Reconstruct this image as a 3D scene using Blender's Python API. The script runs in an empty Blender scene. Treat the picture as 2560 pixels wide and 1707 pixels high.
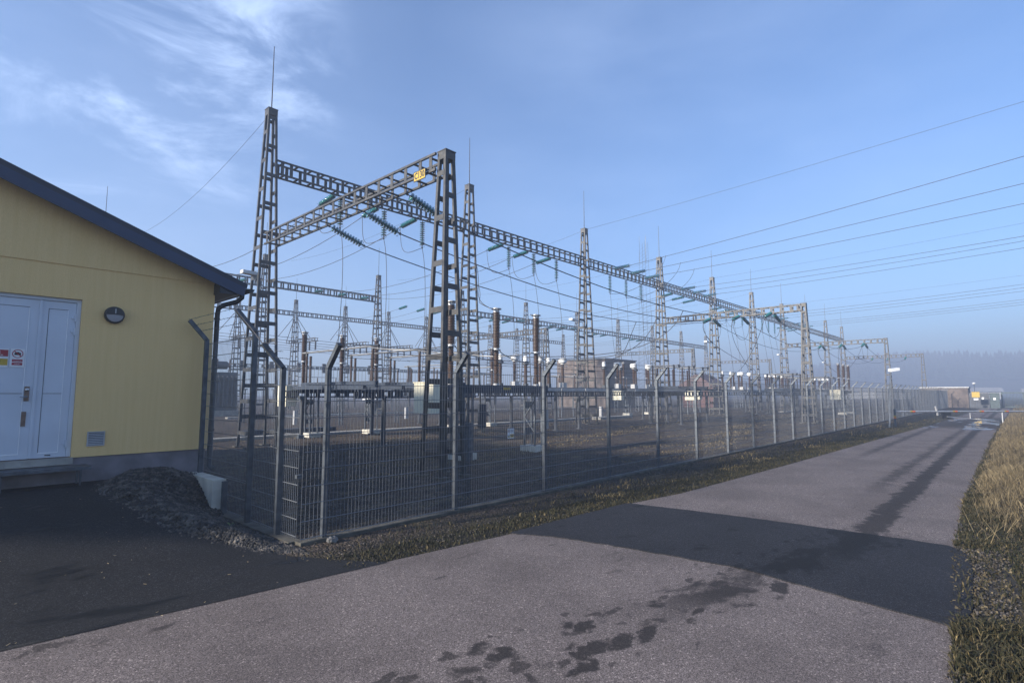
import bpy, math, random
import numpy as np
from mathutils import Vector, Matrix, Quaternion
R = math.radians
random.seed(7); rng = np.random.default_rng(7)
sc = bpy.context.scene
col = sc.collection

# ---------------------------------------------------------------- camera
FPX, PITCH, AZ, CAMH = 1357.0, R(5.45), R(42.77), 1.7
fwd = Vector((math.cos(PITCH)*math.cos(AZ), math.cos(PITCH)*math.sin(AZ), math.sin(PITCH)))
rgt = Vector((math.sin(AZ), -math.cos(AZ), 0)); upv = rgt.cross(fwd)
camd = bpy.data.cameras.new('camera'); cam = bpy.data.objects.new('camera', camd); col.objects.link(cam)
cam.matrix_world = Matrix(((rgt.x, upv.x, -fwd.x, 0), (rgt.y, upv.y, -fwd.y, 0), (rgt.z, upv.z, -fwd.z, CAMH), (0, 0, 0, 1)))
camd.sensor_width = 36; camd.lens = 36*FPX/2560; camd.clip_start = .05; camd.clip_end = 3000
sc.camera = cam

# ---------------------------------------------------------------- light
SUN_AZ, SUN_EL = R(165), R(19)
sdir = Vector((math.cos(SUN_EL)*math.cos(SUN_AZ), math.cos(SUN_EL)*math.sin(SUN_AZ), math.sin(SUN_EL)))
sl = bpy.data.lights.new('sun', 'SUN'); sl.energy = 5.0; sl.angle = R(2.5); sl.color = (1, .92, .82)
so = bpy.data.objects.new('sun', sl); col.objects.link(so); so.rotation_euler = sdir.to_track_quat('Z', 'Y').to_euler()
w = bpy.data.worlds.new('World'); sc.world = w; w.use_nodes = True
nt = w.node_tree; N = nt.nodes; L = nt.links; N.clear()
def wn(t, **k):
    n = N.new(t)
    for a, b in k.items(): setattr(n, a, b)
    return n
sky = wn('ShaderNodeTexSky', sky_type='NISHITA', sun_disc=False, sun_elevation=SUN_EL, sun_rotation=math.atan2(sdir.x, sdir.y), altitude=100, air_density=1.0, dust_density=.4, ozone_density=4.0)
geo = wn('ShaderNodeTexCoord')
def wmath(op, a, b=None):
    n = wn('ShaderNodeMath', operation=op)
    for i, v in enumerate((a, b)):
        if v is None: continue
        if isinstance(v, (int, float)): n.inputs[i].default_value = v
        else: L.new(v, n.inputs[i])
    return n.outputs[0]
def wrange(v, a, b):
    n = wn('ShaderNodeMapRange', interpolation_type='SMOOTHSTEP'); L.new(v, n.inputs[0])
    n.inputs[1].default_value = a; n.inputs[2].default_value = b
    return n.outputs[0]
def skydir(px, py): return (fwd*FPX + rgt*(px-1280) - upv*(py-853.5)).normalized()
def around(px, py, r0, r1):                      # 1 near a direction of the sky, 0 away from it
    n = wn('ShaderNodeVectorMath', operation='DOT_PRODUCT'); L.new(geo.outputs['Generated'], n.inputs[0]); n.inputs[1].default_value = skydir(px, py)
    return wrange(n.outputs['Value'], math.cos(R(r0)), math.cos(R(r1)))
def wnoise(scale, vec=None, detail=8, rough=.6, dist=.6):
    n = wn('ShaderNodeTexNoise'); n.inputs['Scale'].default_value = scale; n.inputs['Detail'].default_value = detail
    n.inputs['Roughness'].default_value = rough; n.inputs['Distortion'].default_value = dist
    L.new(vec or geo.outputs['Generated'], n.inputs['Vector']); return n.outputs['Fac']
def wmap(rot, scale):
    n = wn('ShaderNodeMapping'); n.inputs['Rotation'].default_value = rot; n.inputs['Scale'].default_value = scale
    L.new(geo.outputs['Generated'], n.inputs['Vector']); return n.outputs[0]
streak = wnoise(3.0, wmap((0, 0, R(55)), (1.0, 2.4, 3.2)), 14, .66, .55)
broad = wnoise(2.2, wmap((0, 0, R(20)), (1, 1, 3.0)), 6, .55, .3)
cirrus = wmath('MULTIPLY', wrange(streak, .45, .74), wmath('MAXIMUM', around(400, 110, 17, 4), around(80, 420, 8, 1)))
veil = wmath('MULTIPLY', wrange(broad, .15, .95), wmath('MAXIMUM', around(1750, 330, 30, 4), wmath('MULTIPLY', around(100, 250, 34, 6), .9)))
cloud = wmath('MINIMUM', wmath('ADD', wmath('MULTIPLY', cirrus, .62), wmath('MULTIPLY', veil, .20)), 1.0)
mixn = wn('ShaderNodeMix', data_type='RGBA'); L.new(cloud, mixn.inputs[0]); L.new(sky.outputs[0], mixn.inputs[6]); mixn.inputs[7].default_value = (6.4, 6.6, 8.0, 1)
tint = wn('ShaderNodeMix', data_type='RGBA', blend_type='MULTIPLY'); tint.inputs[0].default_value = 1; L.new(mixn.outputs[2], tint.inputs[6]); tint.inputs[7].default_value = (.76, .93, 1.10, 1)
bg = wn('ShaderNodeBackground'); bg.inputs['Strength'].default_value = .085; L.new(tint.outputs[2], bg.inputs['Color'])
wo = wn('ShaderNodeOutputWorld'); L.new(bg.outputs[0], wo.inputs['Surface'])
sc.view_settings.view_transform = 'Standard'; sc.view_settings.look = 'None'; sc.view_settings.gamma = 1
sc.view_settings.exposure = 1.36
cy = sc.cycles
cy.max_bounces = 6; cy.diffuse_bounces = 3; cy.glossy_bounces = 3; cy.transmission_bounces = 4; cy.volume_bounces = 0; cy.transparent_max_bounces = 8
cy.use_denoising = True; cy.caustics_reflective = False; cy.caustics_refractive = False
try: cy.denoiser = 'OPENIMAGEDENOISE'
except Exception: pass

# ---------------------------------------------------------------- measuring (photo pixel -> point on a real plane)
C0 = Vector((0, 0, CAMH))
def ray(px, py): return fwd*FPX + rgt*(px-1280) - upv*(py-853.5)
def on_ground(px, py, z=0.0):
    d = ray(px, py); return C0 + d*((z-CAMH)/d.z)
def on_y(px, py, Y):
    d = ray(px, py); return C0 + d*(Y/d.y)
def on_x(px, py, X):
    d = ray(px, py); return C0 + d*(X/d.x)

# ---------------------------------------------------------------- materials
def mat(name, c, rough=.7, metal=0.0, var=.25, scale=4.0, c2=None, bump=0.0, bscale=40.0, spec=.5, trans=0.0, coord='Object', lo=.35, hi=.65, emit=None):
    m = bpy.data.materials.new(name); m.use_nodes = True; t = m.node_tree; n = t.nodes; l = t.links
    b = n['Principled BSDF']; b.inputs['Roughness'].default_value = rough; b.inputs['Metallic'].default_value = metal
    b.inputs['Specular IOR Level'].default_value = spec; b.inputs['Transmission Weight'].default_value = trans
    tc = n.new('ShaderNodeTexCoord')
    if var or c2:
        no = n.new('ShaderNodeTexNoise'); no.inputs['Scale'].default_value = scale; no.inputs['Detail'].default_value = 6; l.new(tc.outputs[coord], no.inputs['Vector'])
        mr = n.new('ShaderNodeMapRange'); mr.inputs[1].default_value = lo; mr.inputs[2].default_value = hi; l.new(no.outputs['Fac'], mr.inputs[0])
        mx = n.new('ShaderNodeMix'); mx.data_type = 'RGBA'; l.new(mr.outputs[0], mx.inputs[0])
        mx.inputs[6].default_value = (*[v*(1-var) for v in c], 1); mx.inputs[7].default_value = (*(c2 or [min(1, v*(1+var)) for v in c]), 1)
        l.new(mx.outputs[2], b.inputs['Base Color'])
    else: b.inputs['Base Color'].default_value = (*c, 1)
    if bump:
        nb = n.new('ShaderNodeTexNoise'); nb.inputs['Scale'].default_value = bscale; nb.inputs['Detail'].default_value = 4; l.new(tc.outputs[coord], nb.inputs['Vector'])
        bp = n.new('ShaderNodeBump'); bp.inputs['Strength'].default_value = bump; bp.inputs['Distance'].default_value = .01
        l.new(nb.outputs['Fac'], bp.inputs['Height']); l.new(bp.outputs[0], b.inputs['Normal'])
    return m
M = {}
M['steel'] = mat('weathered_steel', (.048, .051, .056), .5, .25, .4, 7.0, c2=(.075, .071, .066), bump=.2)
M['zinc'] = mat('galvanised_steel', (.09, .103, .12), .5, .5, .3, 9.0, bump=.1)
M['wire'] = mat('fence_wire', (.18, .19, .205), .45, .4, .15, 9.0)
M['cable'] = mat('aluminium_conductor', (.06, .06, .065), .6, .2, .1)
M['alu'] = mat('aluminium_tube', (.34, .335, .32), .42, .6, .12)
M['glass'] = mat('green_glass', (.02, .19, .19), .12, 0, .15, 6.0, trans=.45)
M['porcelain'] = mat('brown_porcelain', (.075, .045, .032), .28, 0, .2, 5.0)
M['cap'] = mat('white_cap', (.72, .72, .70), .45, 0, .06)
M['flange'] = mat('grey_flange', (.42, .42, .42), .5, .3, .15)
M['blue'] = mat('blue_grey_paint', (.026, .038, .060), .7, .1, .2, 3.0)
M['cream'] = mat('cream_paint', (.74, .69, .52), .5, 0, .08, 3.0)
M['concrete'] = mat('concrete', (.34, .32, .28), .92, 0, .25, 5.0, bump=.4, bscale=60)
M['pale_block'] = mat('pale_concrete', (.56, .53, .45), .9, 0, .15, 5.0, bump=.3, bscale=60)
M['plinth'] = mat('plinth_concrete', (.20, .18, .19), .9, 0, .25, 3.0, bump=.3, bscale=60)
M['roof'] = mat('roof_metal', (.022, .028, .045), .5, .1, .2, 2.0)
M['fascia'] = mat('blue_fascia', (.016, .034, .085), .42, 0, .15, 2.0)
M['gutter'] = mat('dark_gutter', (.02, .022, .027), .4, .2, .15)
M['door'] = mat('door_paint', (.60, .64, .70), .45, 0, .05, 2.0)
M['lit_edge'] = mat('lit_edge_white', (.86, .88, .9), .45, 0, .04)  # white for the painted lit edges of the door mouldings
M['dark'] = mat('black_plastic', (.012, .012, .014), .4, 0, .1)
M['lens'] = mat('milky_lens', (.36, .35, .36), .3, 0, .05)
M['lock'] = mat('worn_bronze', (.20, .14, .11), .45, .6, .25, 30)
M['chrome'] = mat('bright_metal', (.55, .55, .55), .25, .9, .05)
M['red'] = mat('red_print', (.35, .02, .035), .5, 0, .05)
M['yellow'] = mat('yellow_plate', (.52, .34, .03), .5, 0, .08)
M['white'] = mat('white_plate', (.78, .78, .78), .5, 0, .05)
M['black'] = mat('black_print', (.015, .015, .015), .6, 0, 0)
M['navy'] = mat('navy_print', (.03, .06, .16), .6, 0, 0)
M['orange'] = mat('orange_band', (.8, .16, .04), .5, 0, .05)
M['kerb'] = mat('mossy_kerb', (.085, .078, .062), .95, 0, .4, 6.0, bump=.5)
M['brick'] = mat('brown_brick', (.135, .105, .088), .9, 0, .3, 1.5)
M['red_roof'] = mat('red_tin_roof', (.13, .075, .07), .7, 0, .2, 1.5)
M['red_wall'] = mat('red_wall', (.13, .065, .06), .8, 0, .2, 1.5)
M['tank'] = mat('dark_tank_paint', (.05, .055, .065), .5, .1, .25, 2.0)
M['gate'] = mat('green_gate', (.06, .085, .085), .6, .1, .2, 3)
M['stone'] = mat('pebbles', (.055, .048, .044), .85, 0, .1, 3.1, c2=(.15, .13, .112), lo=.45, hi=.7)
M['bank_stone'] = mat('dark_pebbles', (.028, .026, .025), .8, 0, .1, 9.1, c2=(.17, .148, .125), lo=.46, hi=.74)
M['boulder'] = mat('grey_boulder', (.15, .145, .14), .9, 0, .35, 12, bump=.6)
M['straw'] = mat('dry_straw', (.42, .33, .19), .8, 0, .25, 3)
M['twig'] = mat('bare_twig', (.055, .04, .035), .9, 0, .2, 3)
M['weed'] = mat('weed_leaf', (.10, .16, .035), .7, 0, .25, 9)
M['conifer'] = mat('conifer', (.022, .032, .03), .9, 0, .3, .3)
M['rooftile'] = mat('pale_roof', (.28, .28, .29), .7, 0, .1, 1)

def node_mat(name):
    m = bpy.data.materials.new(name); m.use_nodes = True; t = m.node_tree
    return m, t.nodes, t.links, t.nodes['Principled BSDF']
class NB:                                            # small node helper
    def __init__(s, n, l): s.n, s.l = n, l; s.tc = n.new('ShaderNodeTexCoord').outputs['Object']; s.sep = None
    def xyz(s):
        if not s.sep: s.sep = s.n.new('ShaderNodeSeparateXYZ'); s.l.new(s.tc, s.sep.inputs[0])
        return s.sep.outputs
    def put(s, sock, v):
        if isinstance(v, (int, float)): sock.default_value = v
        elif isinstance(v, tuple): sock.default_value = (*v, 1) if len(v) == 3 else v
        else: s.l.new(v, sock)
    def m(s, op, a, b=0.0, clamp=False):
        n = s.n.new('ShaderNodeMath'); n.operation = op; n.use_clamp = clamp; s.put(n.inputs[0], a); s.put(n.inputs[1], b); return n.outputs[0]
    def rng(s, v, a, b, c=0.0, d=1.0, smooth=True):
        n = s.n.new('ShaderNodeMapRange'); n.interpolation_type = 'SMOOTHSTEP' if smooth else 'LINEAR'
        for i, x in enumerate((v, a, b, c, d)): s.put(n.inputs[i], x)
        return n.outputs[0]
    def map(s, sc_, rot=(0, 0, 0), loc=(0, 0, 0)):
        n = s.n.new('ShaderNodeMapping'); n.inputs['Scale'].default_value = sc_; n.inputs['Rotation'].default_value = rot; n.inputs['Location'].default_value = loc
        s.l.new(s.tc, n.inputs['Vector']); return n.outputs[0]
    def noise(s, scale, detail=4, rough=.55, vec=None, dist=0.0, out='Fac'):
        n = s.n.new('ShaderNodeTexNoise'); n.inputs['Scale'].default_value = scale; n.inputs['Detail'].default_value = detail; n.inputs['Roughness'].default_value = rough; n.inputs['Distortion'].default_value = dist
        s.l.new(vec or s.tc, n.inputs['Vector']); return n.outputs[out]
    def vor(s, scale, out='Color', vec=None):
        n = s.n.new('ShaderNodeTexVoronoi'); n.inputs['Scale'].default_value = scale; s.l.new(vec or s.tc, n.inputs['Vector']); return n.outputs[out]
    def mix(s, f, a, b):
        n = s.n.new('ShaderNodeMix'); n.data_type = 'RGBA'; s.put(n.inputs[0], f); s.put(n.inputs[6], a); s.put(n.inputs[7], b); return n.outputs[2]
    def gray(s, c):
        n = s.n.new('ShaderNodeSeparateColor'); s.l.new(c, n.inputs[0]); return n.outputs[0]
    def bump(s, h, strength, dist):
        n = s.n.new('ShaderNodeBump'); n.inputs['Strength'].default_value = strength; n.inputs['Distance'].default_value = dist; s.l.new(h, n.inputs['Height']); return n.outputs[0]
def asphalt(name, base, chip, chip_amt, wet=False):
    m, n, l, b = node_mat(name); k = NB(n, l)
    v = k.gray(k.vor(190)); v2 = k.gray(k.vor(110))
    big = k.noise(.9, 5); fine = k.noise(240, 2)
    c = k.mix(k.rng(v, chip_amt, 1.0), base, chip)
    c = k.mix(k.rng(v2, .94, 1.0), c, tuple(x*1.6 for x in chip))
    c = k.mix(k.m('MULTIPLY', k.rng(big, .35, .7), .38), c, tuple(x*.55 for x in base))
    c = k.mix(k.m('MULTIPLY', k.rng(fine, .3, .5, 1, 0), .5), c, tuple(x*.35 for x in base))
    rough = .85
    if wet:                                        # damp wheel tracks, drip spots and two puddles, where they lie on the road
        x, y, z = k.xyz()
        sp = k.noise(2.6, 5, .6, k.map((.75, 1.5, 1)), .4)
        far = k.rng(x, 6.6, 9.0)
        wob = k.m('MULTIPLY', k.m('SUBTRACT', k.noise(.35, 3), .5), 1.0)
        def band(yc, half, soft):
            d = k.m('ABSOLUTE', k.m('SUBTRACT', k.m('ADD', y, wob), yc)); return k.rng(d, half, half+soft, 1, 0)
        near_line = k.m('MAXIMUM', 1.46, k.m('ADD', 2.98, k.m('MULTIPLY', x, -.2)))
        dn = k.m('ABSOLUTE', k.m('SUBTRACT', y, near_line))
        jit = n.new('ShaderNodeVectorMath'); jit.operation = 'MULTIPLY_ADD'; l.new(k.noise(5, 4, .6, out='Color'), jit.inputs[0]); jit.inputs[1].default_value = (.34, .34, 0); l.new(k.tc, jit.inputs[2])
        def spots(scale, rot, size, prob):
            mp = n.new('ShaderNodeMapping'); mp.inputs['Scale'].default_value = (1.0, 1.75, 0); mp.inputs['Rotation'].default_value = (0, 0, rot); l.new(jit.outputs[0], mp.inputs['Vector'])
            d = k.vor(scale, 'Distance', mp.outputs[0]); r_ = k.gray(k.vor(scale, 'Color', mp.outputs[0]))
            on = k.m('MULTIPLY', k.m('SUBTRACT', k.m('ADD', r_, prob), 1.0), size, True)
            return k.rng(k.m('SUBTRACT', d, on), -.14, .06, 1, 0)
        pn = k.rng(dn, .12, .95, 1.0, -.2)
        drip = k.m('MAXIMUM', spots(3.1, R(35), .62, pn), k.m('MULTIPLY', spots(5.6, R(50), .62, pn), .8))
        drip = k.m('MAXIMUM', drip, k.m('MULTIPLY', k.rng(k.m('ADD', sp, k.rng(dn, 0, .42, .22, 0)), .58, .74), k.rng(x, 3.6, 4.8)))
        drip = k.m('MULTIPLY', drip, k.rng(x, 7.2, 9.0, 1, 0))
        left = k.m('ABSOLUTE', k.m('SUBTRACT', y, k.m('ADD', 5.12, k.m('MULTIPLY', x, -.385))))
        drip = k.m('MAXIMUM', drip, k.m('MULTIPLY', k.m('MULTIPLY', spots(2.6, R(40), .5, k.rng(left, .1, .4, .72, -.2)), k.rng(x, 3.6, 4.4, 1, 0)), .75))
        drip = k.m('MAXIMUM', drip, k.m('MULTIPLY', k.m('MULTIPLY', spots(1.9, R(20), .3, .22), k.rng(x, 7, 8, 1, 0)), .6))
        edge = k.m('MULTIPLY', k.m('SUBTRACT', k.noise(3.2, 5, .65), .5), .55)
        trk = k.m('MULTIPLY', k.rng(k.m('ADD', k.m('ABSOLUTE', k.m('SUBTRACT', y, 1.46)), edge), .10, .20, 1, 0), k.rng(x, 5.6, 7.4))
        trk2 = k.m('MULTIPLY', k.rng(k.m('ADD', k.m('ABSOLUTE', k.m('SUBTRACT', y, 1.95)), k.m('MULTIPLY', edge, 1.3)), .02, .18, 1, 0), k.rng(x, 10.0, 14.0, 0, .75))
        trk3 = k.m('MULTIPLY', k.rng(k.m('ADD', k.m('ABSOLUTE', k.m('SUBTRACT', y, 3.2)), k.m('MULTIPLY', edge, 1.2)), .03, .2, 1, 0), k.rng(x, 15.0, 21.0, 0, .8))
        thin = k.m('MULTIPLY', k.rng(k.noise(3.0, 5, .7, k.map((.25, 2.4, 1), (0, 0, .12))), .62, .7), .35)
        flood = k.m('MULTIPLY', k.rng(k.m('ADD', x, k.m('MULTIPLY', edge, 14)), 33.0, 36.0), k.rng(x, 48, 54, 1, 0))
        wetm = k.m('MAXIMUM', k.m('MAXIMUM', k.m('MAXIMUM', drip, trk), k.m('MAXIMUM', trk2, trk3)), k.m('MAXIMUM', thin, k.m('MULTIPLY', flood, .9)))
        wetm = k.m('MULTIPLY', wetm, .84)
        c = k.mix(wetm, c, tuple(x*.14 for x in base))
        pud = k.m('MULTIPLY', k.rng(k.noise(.55, 4, .55, k.map((.55, 1.7, 1))), .5, .6), k.rng(x, 31, 36))
        pud = k.m('MULTIPLY', pud, k.rng(x, 50, 56, 1, 0))
        rough = k.rng(pud, 0, 1, .85, .06)
        bh = k.m('MULTIPLY', v, k.rng(pud, 0, .8, 1, 0))
    else:
        damp = k.m('MULTIPLY', k.rng(k.noise(1.1, 5, .6, k.map((.7, 2.0, 1), (0, 0, .3)), .5), .55, .66), .8)
        c = k.mix(damp, c, (.0022, .0022, .003)); rough = k.rng(damp, 0, 1, .85, .5); bh = v
    l.new(c, b.inputs['Base Color']); k.put(b.inputs['Roughness'], rough); b.inputs['Specular IOR Level'].default_value = .3
    l.new(k.bump(bh, .55, .006), b.inputs['Normal']); return m
M['road'] = asphalt('road_asphalt', (.100, .079, .070), (.33, .27, .24), .2, True)
M['patch'] = asphalt('new_asphalt', (.0125, .0125, .015), (.056, .055, .061), .5, True)
M['apron'] = asphalt('dark_asphalt', (.0055, .0056, .0068), (.045, .044, .047), .5)
def yard_mat():
    m, n, l, b = node_mat('yard_gravel'); k = NB(n, l); x, y, z = k.xyz()
    v = k.vor(34); g = k.gray(v); d = k.vor(34, 'Distance'); big = k.noise(.35, 6, .6); mid = k.noise(1.7, 5, .6, k.map((.55, 1.6, 1)))
    c = k.mix(g, (.022, .0165, .0125), (.125, .097, .080))
    c = k.mix(k.m('MULTIPLY', k.rng(big, .4, .7), .55), c, (.042, .031, .023))
    c = k.mix(k.m('MULTIPLY', k.rng(mid, .50, .66), k.rng(k.noise(26, 4), .3, .7, .25, .95)), c, (.21, .165, .09))
    out = k.rng(y, 5.2, 5.9, 1, 0)
    c = k.mix(out, c, k.mix(k.noise(14, 4), (.016, .014, .011), (.05, .042, .027)))
    l.new(c, b.inputs['Base Color']); b.inputs['Roughness'].default_value = .95; b.inputs['Specular IOR Level'].default_value = .2
    l.new(k.bump(k.m('SUBTRACT', k.m('MULTIPLY', k.noise(60, 4), .4), d), 1.0, .03), b.inputs['Normal']); return m
M['yard'] = yard_mat()
def soil_mat(name, a, bb):
    m, n, l, b = node_mat(name); k = NB(n, l); g = k.gray(k.vor(42))
    c = k.mix(k.m('MULTIPLY', g, k.rng(k.noise(3, 4), .3, .7)), a, bb)
    l.new(c, b.inputs['Base Color']); b.inputs['Roughness'].default_value = .95
    l.new(k.bump(k.noise(40, 5), 1.0, .03), b.inputs['Normal']); return m
M['soil'] = soil_mat('verge_soil', (.020, .017, .013), (.08, .066, .042))
M['bank'] = soil_mat('gravel_bank', (.012, .011, .010), (.055, .048, .04))
def render_mat():
    m, n, l, b = node_mat('yellow_render'); k = NB(n, l)
    vs = k.noise(2.2, 6, .65, k.map((10, 10, .35))); fine = k.noise(95, 3, .6, k.map((1, 1, .55)))
    c = k.mix(k.rng(vs, .3, .7), (.85, .575, .245), (.89, .615, .275))
    c = k.mix(k.m('MULTIPLY', k.rng(fine, .35, .65), .35), c, (.74, .495, .205))
    l.new(c, b.inputs['Base Color']); b.inputs['Roughness'].default_value = .92; b.inputs['Specular IOR Level'].default_value = .2
    l.new(k.bump(fine, .6, .006), b.inputs['Normal']); return m
M['render'] = render_mat()
def grass_mat(name, a, bb, c3, scale):
    m, n, l, b = node_mat(name); k = NB(n, l); at = n.new('ShaderNodeAttribute'); at.attribute_name = 'tone'
    c = k.mix(k.rng(at.outputs['Fac'], 0, .5), a, bb); c = k.mix(k.rng(at.outputs['Fac'], .5, 1), c, c3)
    l.new(c, b.inputs['Base Color']); b.inputs['Roughness'].default_value = .75; b.inputs['Specular IOR Level'].default_value = .25; return m
M['grass'] = grass_mat('verge_grass', (.022, .024, .010), (.065, .053, .025), (.29, .22, .105), 2)
M['drygrass'] = grass_mat('dry_grass', (.042, .034, .022), (.115, .09, .05), (.27, .21, .115), 2)

# ---------------------------------------------------------------- mesh builder
class MB:
    def __init__(s): s.v = []; s.f = []; s.m = []; s.cur = 0
    def quadbox(s, c8):
        b = len(s.v); s.v += [tuple(p) for p in c8]
        for q in ((0, 3, 2, 1), (4, 5, 6, 7), (0, 1, 5, 4), (1, 2, 6, 5), (2, 3, 7, 6), (3, 0, 4, 7)): s.f.append(tuple(b+i for i in q)); s.m.append(s.cur)
        return s
    def box(s, x0, x1, y0, y1, z0, z1):
        return s.quadbox([(x0, y0, z0), (x1, y0, z0), (x1, y1, z0), (x0, y1, z0), (x0, y0, z1), (x1, y0, z1), (x1, y1, z1), (x0, y1, z1)])
    def bar(s, p0, p1, a, b, side=(0, 0, 1)):           # rectangular bar: a across `side` x dir, b along side
        p0, p1 = Vector(p0), Vector(p1); d = (p1-p0).normalized(); sd = Vector(side)
        u = d.cross(sd)
        if u.length < 1e-4: u = d.cross(Vector((1, 0, 0)))
        u.normalize(); v = u.cross(d).normalized(); u = u*(a/2); v = v*(b/2)
        return s.quadbox([p0-u-v, p0+u-v, p0+u+v, p0-u+v, p1-u-v, p1+u-v, p1+u+v, p1-u+v])
    def tube(s, pts, r, n=6, caps=True):
        pts = [Vector(p) for p in pts]; b = len(s.v); prev = None
        for i, p in enumerate(pts):
            d = (pts[min(i+1, len(pts)-1)] - pts[max(i-1, 0)]).normalized()
            if prev is None:
                u = d.cross(Vector((0, 0, 1)));
                if u.length < 1e-3: u = d.cross(Vector((1, 0, 0)))
            else: u = prev - d*prev.dot(d)
            u.normalize(); prev = u; v = d.cross(u); rr = r[i] if isinstance(r, (list, tuple)) else r
            for j in range(n):
                a = 2*math.pi*j/n; s.v.append(tuple(p + u*(math.cos(a)*rr) + v*(math.sin(a)*rr)))
        for i in range(len(pts)-1):
            for j in range(n):
                j2 = (j+1) % n; s.f.append((b+i*n+j, b+i*n+j2, b+(i+1)*n+j2, b+(i+1)*n+j)); s.m.append(s.cur)
        if caps:
            s.f.append(tuple(b+j for j in reversed(range(n)))); s.m.append(s.cur)
            e = b+(len(pts)-1)*n; s.f.append(tuple(e+j for j in range(n))); s.m.append(s.cur)
        return s
    def lathe(s, prof, o=(0, 0, 0), n=12):               # profile (r, z) turned round a vertical axis at o
        b = len(s.v); o = Vector(o)
        for r, z in prof:
            for j in range(n):
                a = 2*math.pi*j/n; s.v.append((o.x+r*math.cos(a), o.y+r*math.sin(a), o.z+z))
        for i in range(len(prof)-1):
            for j in range(n):
                j2 = (j+1) % n; s.f.append((b+i*n+j, b+i*n+j2, b+(i+1)*n+j2, b+(i+1)*n+j)); s.m.append(s.cur)
        s.f.append(tuple(b+j for j in reversed(range(n)))); s.m.append(s.cur)
        e = b+(len(prof)-1)*n; s.f.append(tuple(e+j for j in range(n))); s.m.append(s.cur)
        return s
    def poly(s, pts):
        b = len(s.v); s.v += [tuple(p) for p in pts]; s.f.append(tuple(range(b, b+len(pts)))); s.m.append(s.cur); return s
    def prism(s, pts, ext):                              # polygon pushed along ext
        e = Vector(ext); b = len(s.v); k = len(pts); s.v += [tuple(p) for p in pts] + [tuple(Vector(p)+e) for p in pts]
        s.f.append(tuple(b+i for i in reversed(range(k)))); s.f.append(tuple(b+k+i for i in range(k)))
        for i in range(k): s.f.append((b+i, b+(i+1) % k, b+k+(i+1) % k, b+k+i))
        s.m += [s.cur]*(k+2); return s
    def mesh(s, name, mats, smooth=False):
        me = bpy.data.meshes.new(name); me.from_pydata(s.v, [], s.f)
        for m_ in (mats if isinstance(mats, (list, tuple)) else [mats]): me.materials.append(M[m_])
        if len(me.materials) > 1: me.polygons.foreach_set('material_index', s.m)
        if smooth: me.polygons.foreach_set('use_smooth', [True]*len(s.f))
        me.update(); return me
    def build(s, name, mats, parent=None, smooth=False, loc=None):
        return link(name, s.mesh(name, mats, smooth), parent, loc)
def link(name, me, parent=None, loc=None, rot=None):
    o = bpy.data.objects.new(name, me); col.objects.link(o)
    if parent: o.parent = parent
    if loc is not None: o.location = loc
    if rot is not None: o.rotation_euler = rot
    return o
def tag(o, label=None, cat=None, group=None, kind=None):
    for k_, v_ in (('label', label), ('category', cat), ('group', group), ('kind', kind)):
        if v_: o[k_] = v_
    return o
def thing(name, label, cat, loc=(0, 0, 0), rz=0, group=None):
    o = bpy.data.objects.new(name, None); col.objects.link(o); o.location = loc; o.rotation_euler = (0, 0, rz); o.empty_display_size = .2
    return tag(o, label, cat, group)
def copy_tree(o, loc=None, rz=None, label=None, parent=None):
    c = o.copy(); col.objects.link(c)
    if parent: c.parent = parent
    if loc is not None: c.location = loc
    if rz is not None: c.rotation_euler = (0, 0, rz)
    if label: c['label'] = label
    for ch in list(o.children): copy_tree(ch, parent=c)
    return c
ORD = ['first', 'second', 'third', 'fourth', 'fifth', 'sixth', 'seventh', 'eighth', 'ninth', 'tenth', 'eleventh', 'twelfth']
def text_mesh(txt, size, mname, parent, loc, rot, name='lettering', align='CENTER', depth=.0008, sx=1.0, bold=0.0):
    cu = bpy.data.curves.new('txt', 'FONT'); cu.body = txt; cu.size = size; cu.align_x = align; cu.align_y = 'CENTER'; cu.extrude = depth; cu.offset = bold; cu.resolution_u = 2; cu.space_line = .95
    to = bpy.data.objects.new('txt', cu); col.objects.link(to); dg = bpy.context.evaluated_depsgraph_get()
    me = bpy.data.meshes.new_from_object(to.evaluated_get(dg)); bpy.data.objects.remove(to); me.materials.clear(); me.materials.append(M[mname])
    o = link(name, me, parent, loc, rot); o.scale = (sx, 1, 1); return o

# ---------------------------------------------------------------- ground, road, forecourt
def sstep(a, b, x): t = np.clip((x-a)/(b-a), 0, 1); return t*t*(3-2*t)
def ramp_h(x, y):
    r_ = .48*sstep(5.0, 9.2, y); h2 = .48*sstep(8.0, 9.25, y); t = sstep(1.75, 2.85, x); return r_*(1-t)+h2*t
def grid(name, xs, ys, hf, mname):
    X, Y = np.meshgrid(xs, ys, indexing='ij'); Z = hf(X, Y); nx, ny = len(xs), len(ys)
    v = np.stack([X, Y, Z], -1).reshape(-1, 3); i = np.arange(nx*ny).reshape(nx, ny)
    f = np.stack([i[:-1, :-1], i[1:, :-1], i[1:, 1:], i[:-1, 1:]], -1).reshape(-1, 4)
    me = bpy.data.meshes.new(name); me.from_pydata(v.tolist(), [], f.tolist()); me.materials.append(M[mname]); me.polygons.foreach_set('use_smooth', [True]*len(f))
    return tag(link(name, me), kind='structure')
def flat(name, pts, z, mname):
    mb = MB(); mb.poly([(x, y, z) for x, y in pts]); return tag(mb.build(name, mname), kind='structure')
flat('ground', [(-120, -360), (660, -360), (660, 440), (-120, 440)], -.012, 'yard')
LEFT_E = [(-9, 6.6), (.47, 5.06), (2.06, 4.9), (3.28, 4.79), (5.07, 4.6), (7.5, 4.5), (8.97, 4.3), (14, 4.12), (23.7, 3.88), (39.5, 3.42), (60, 3.25), (86, 3.1)]
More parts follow.
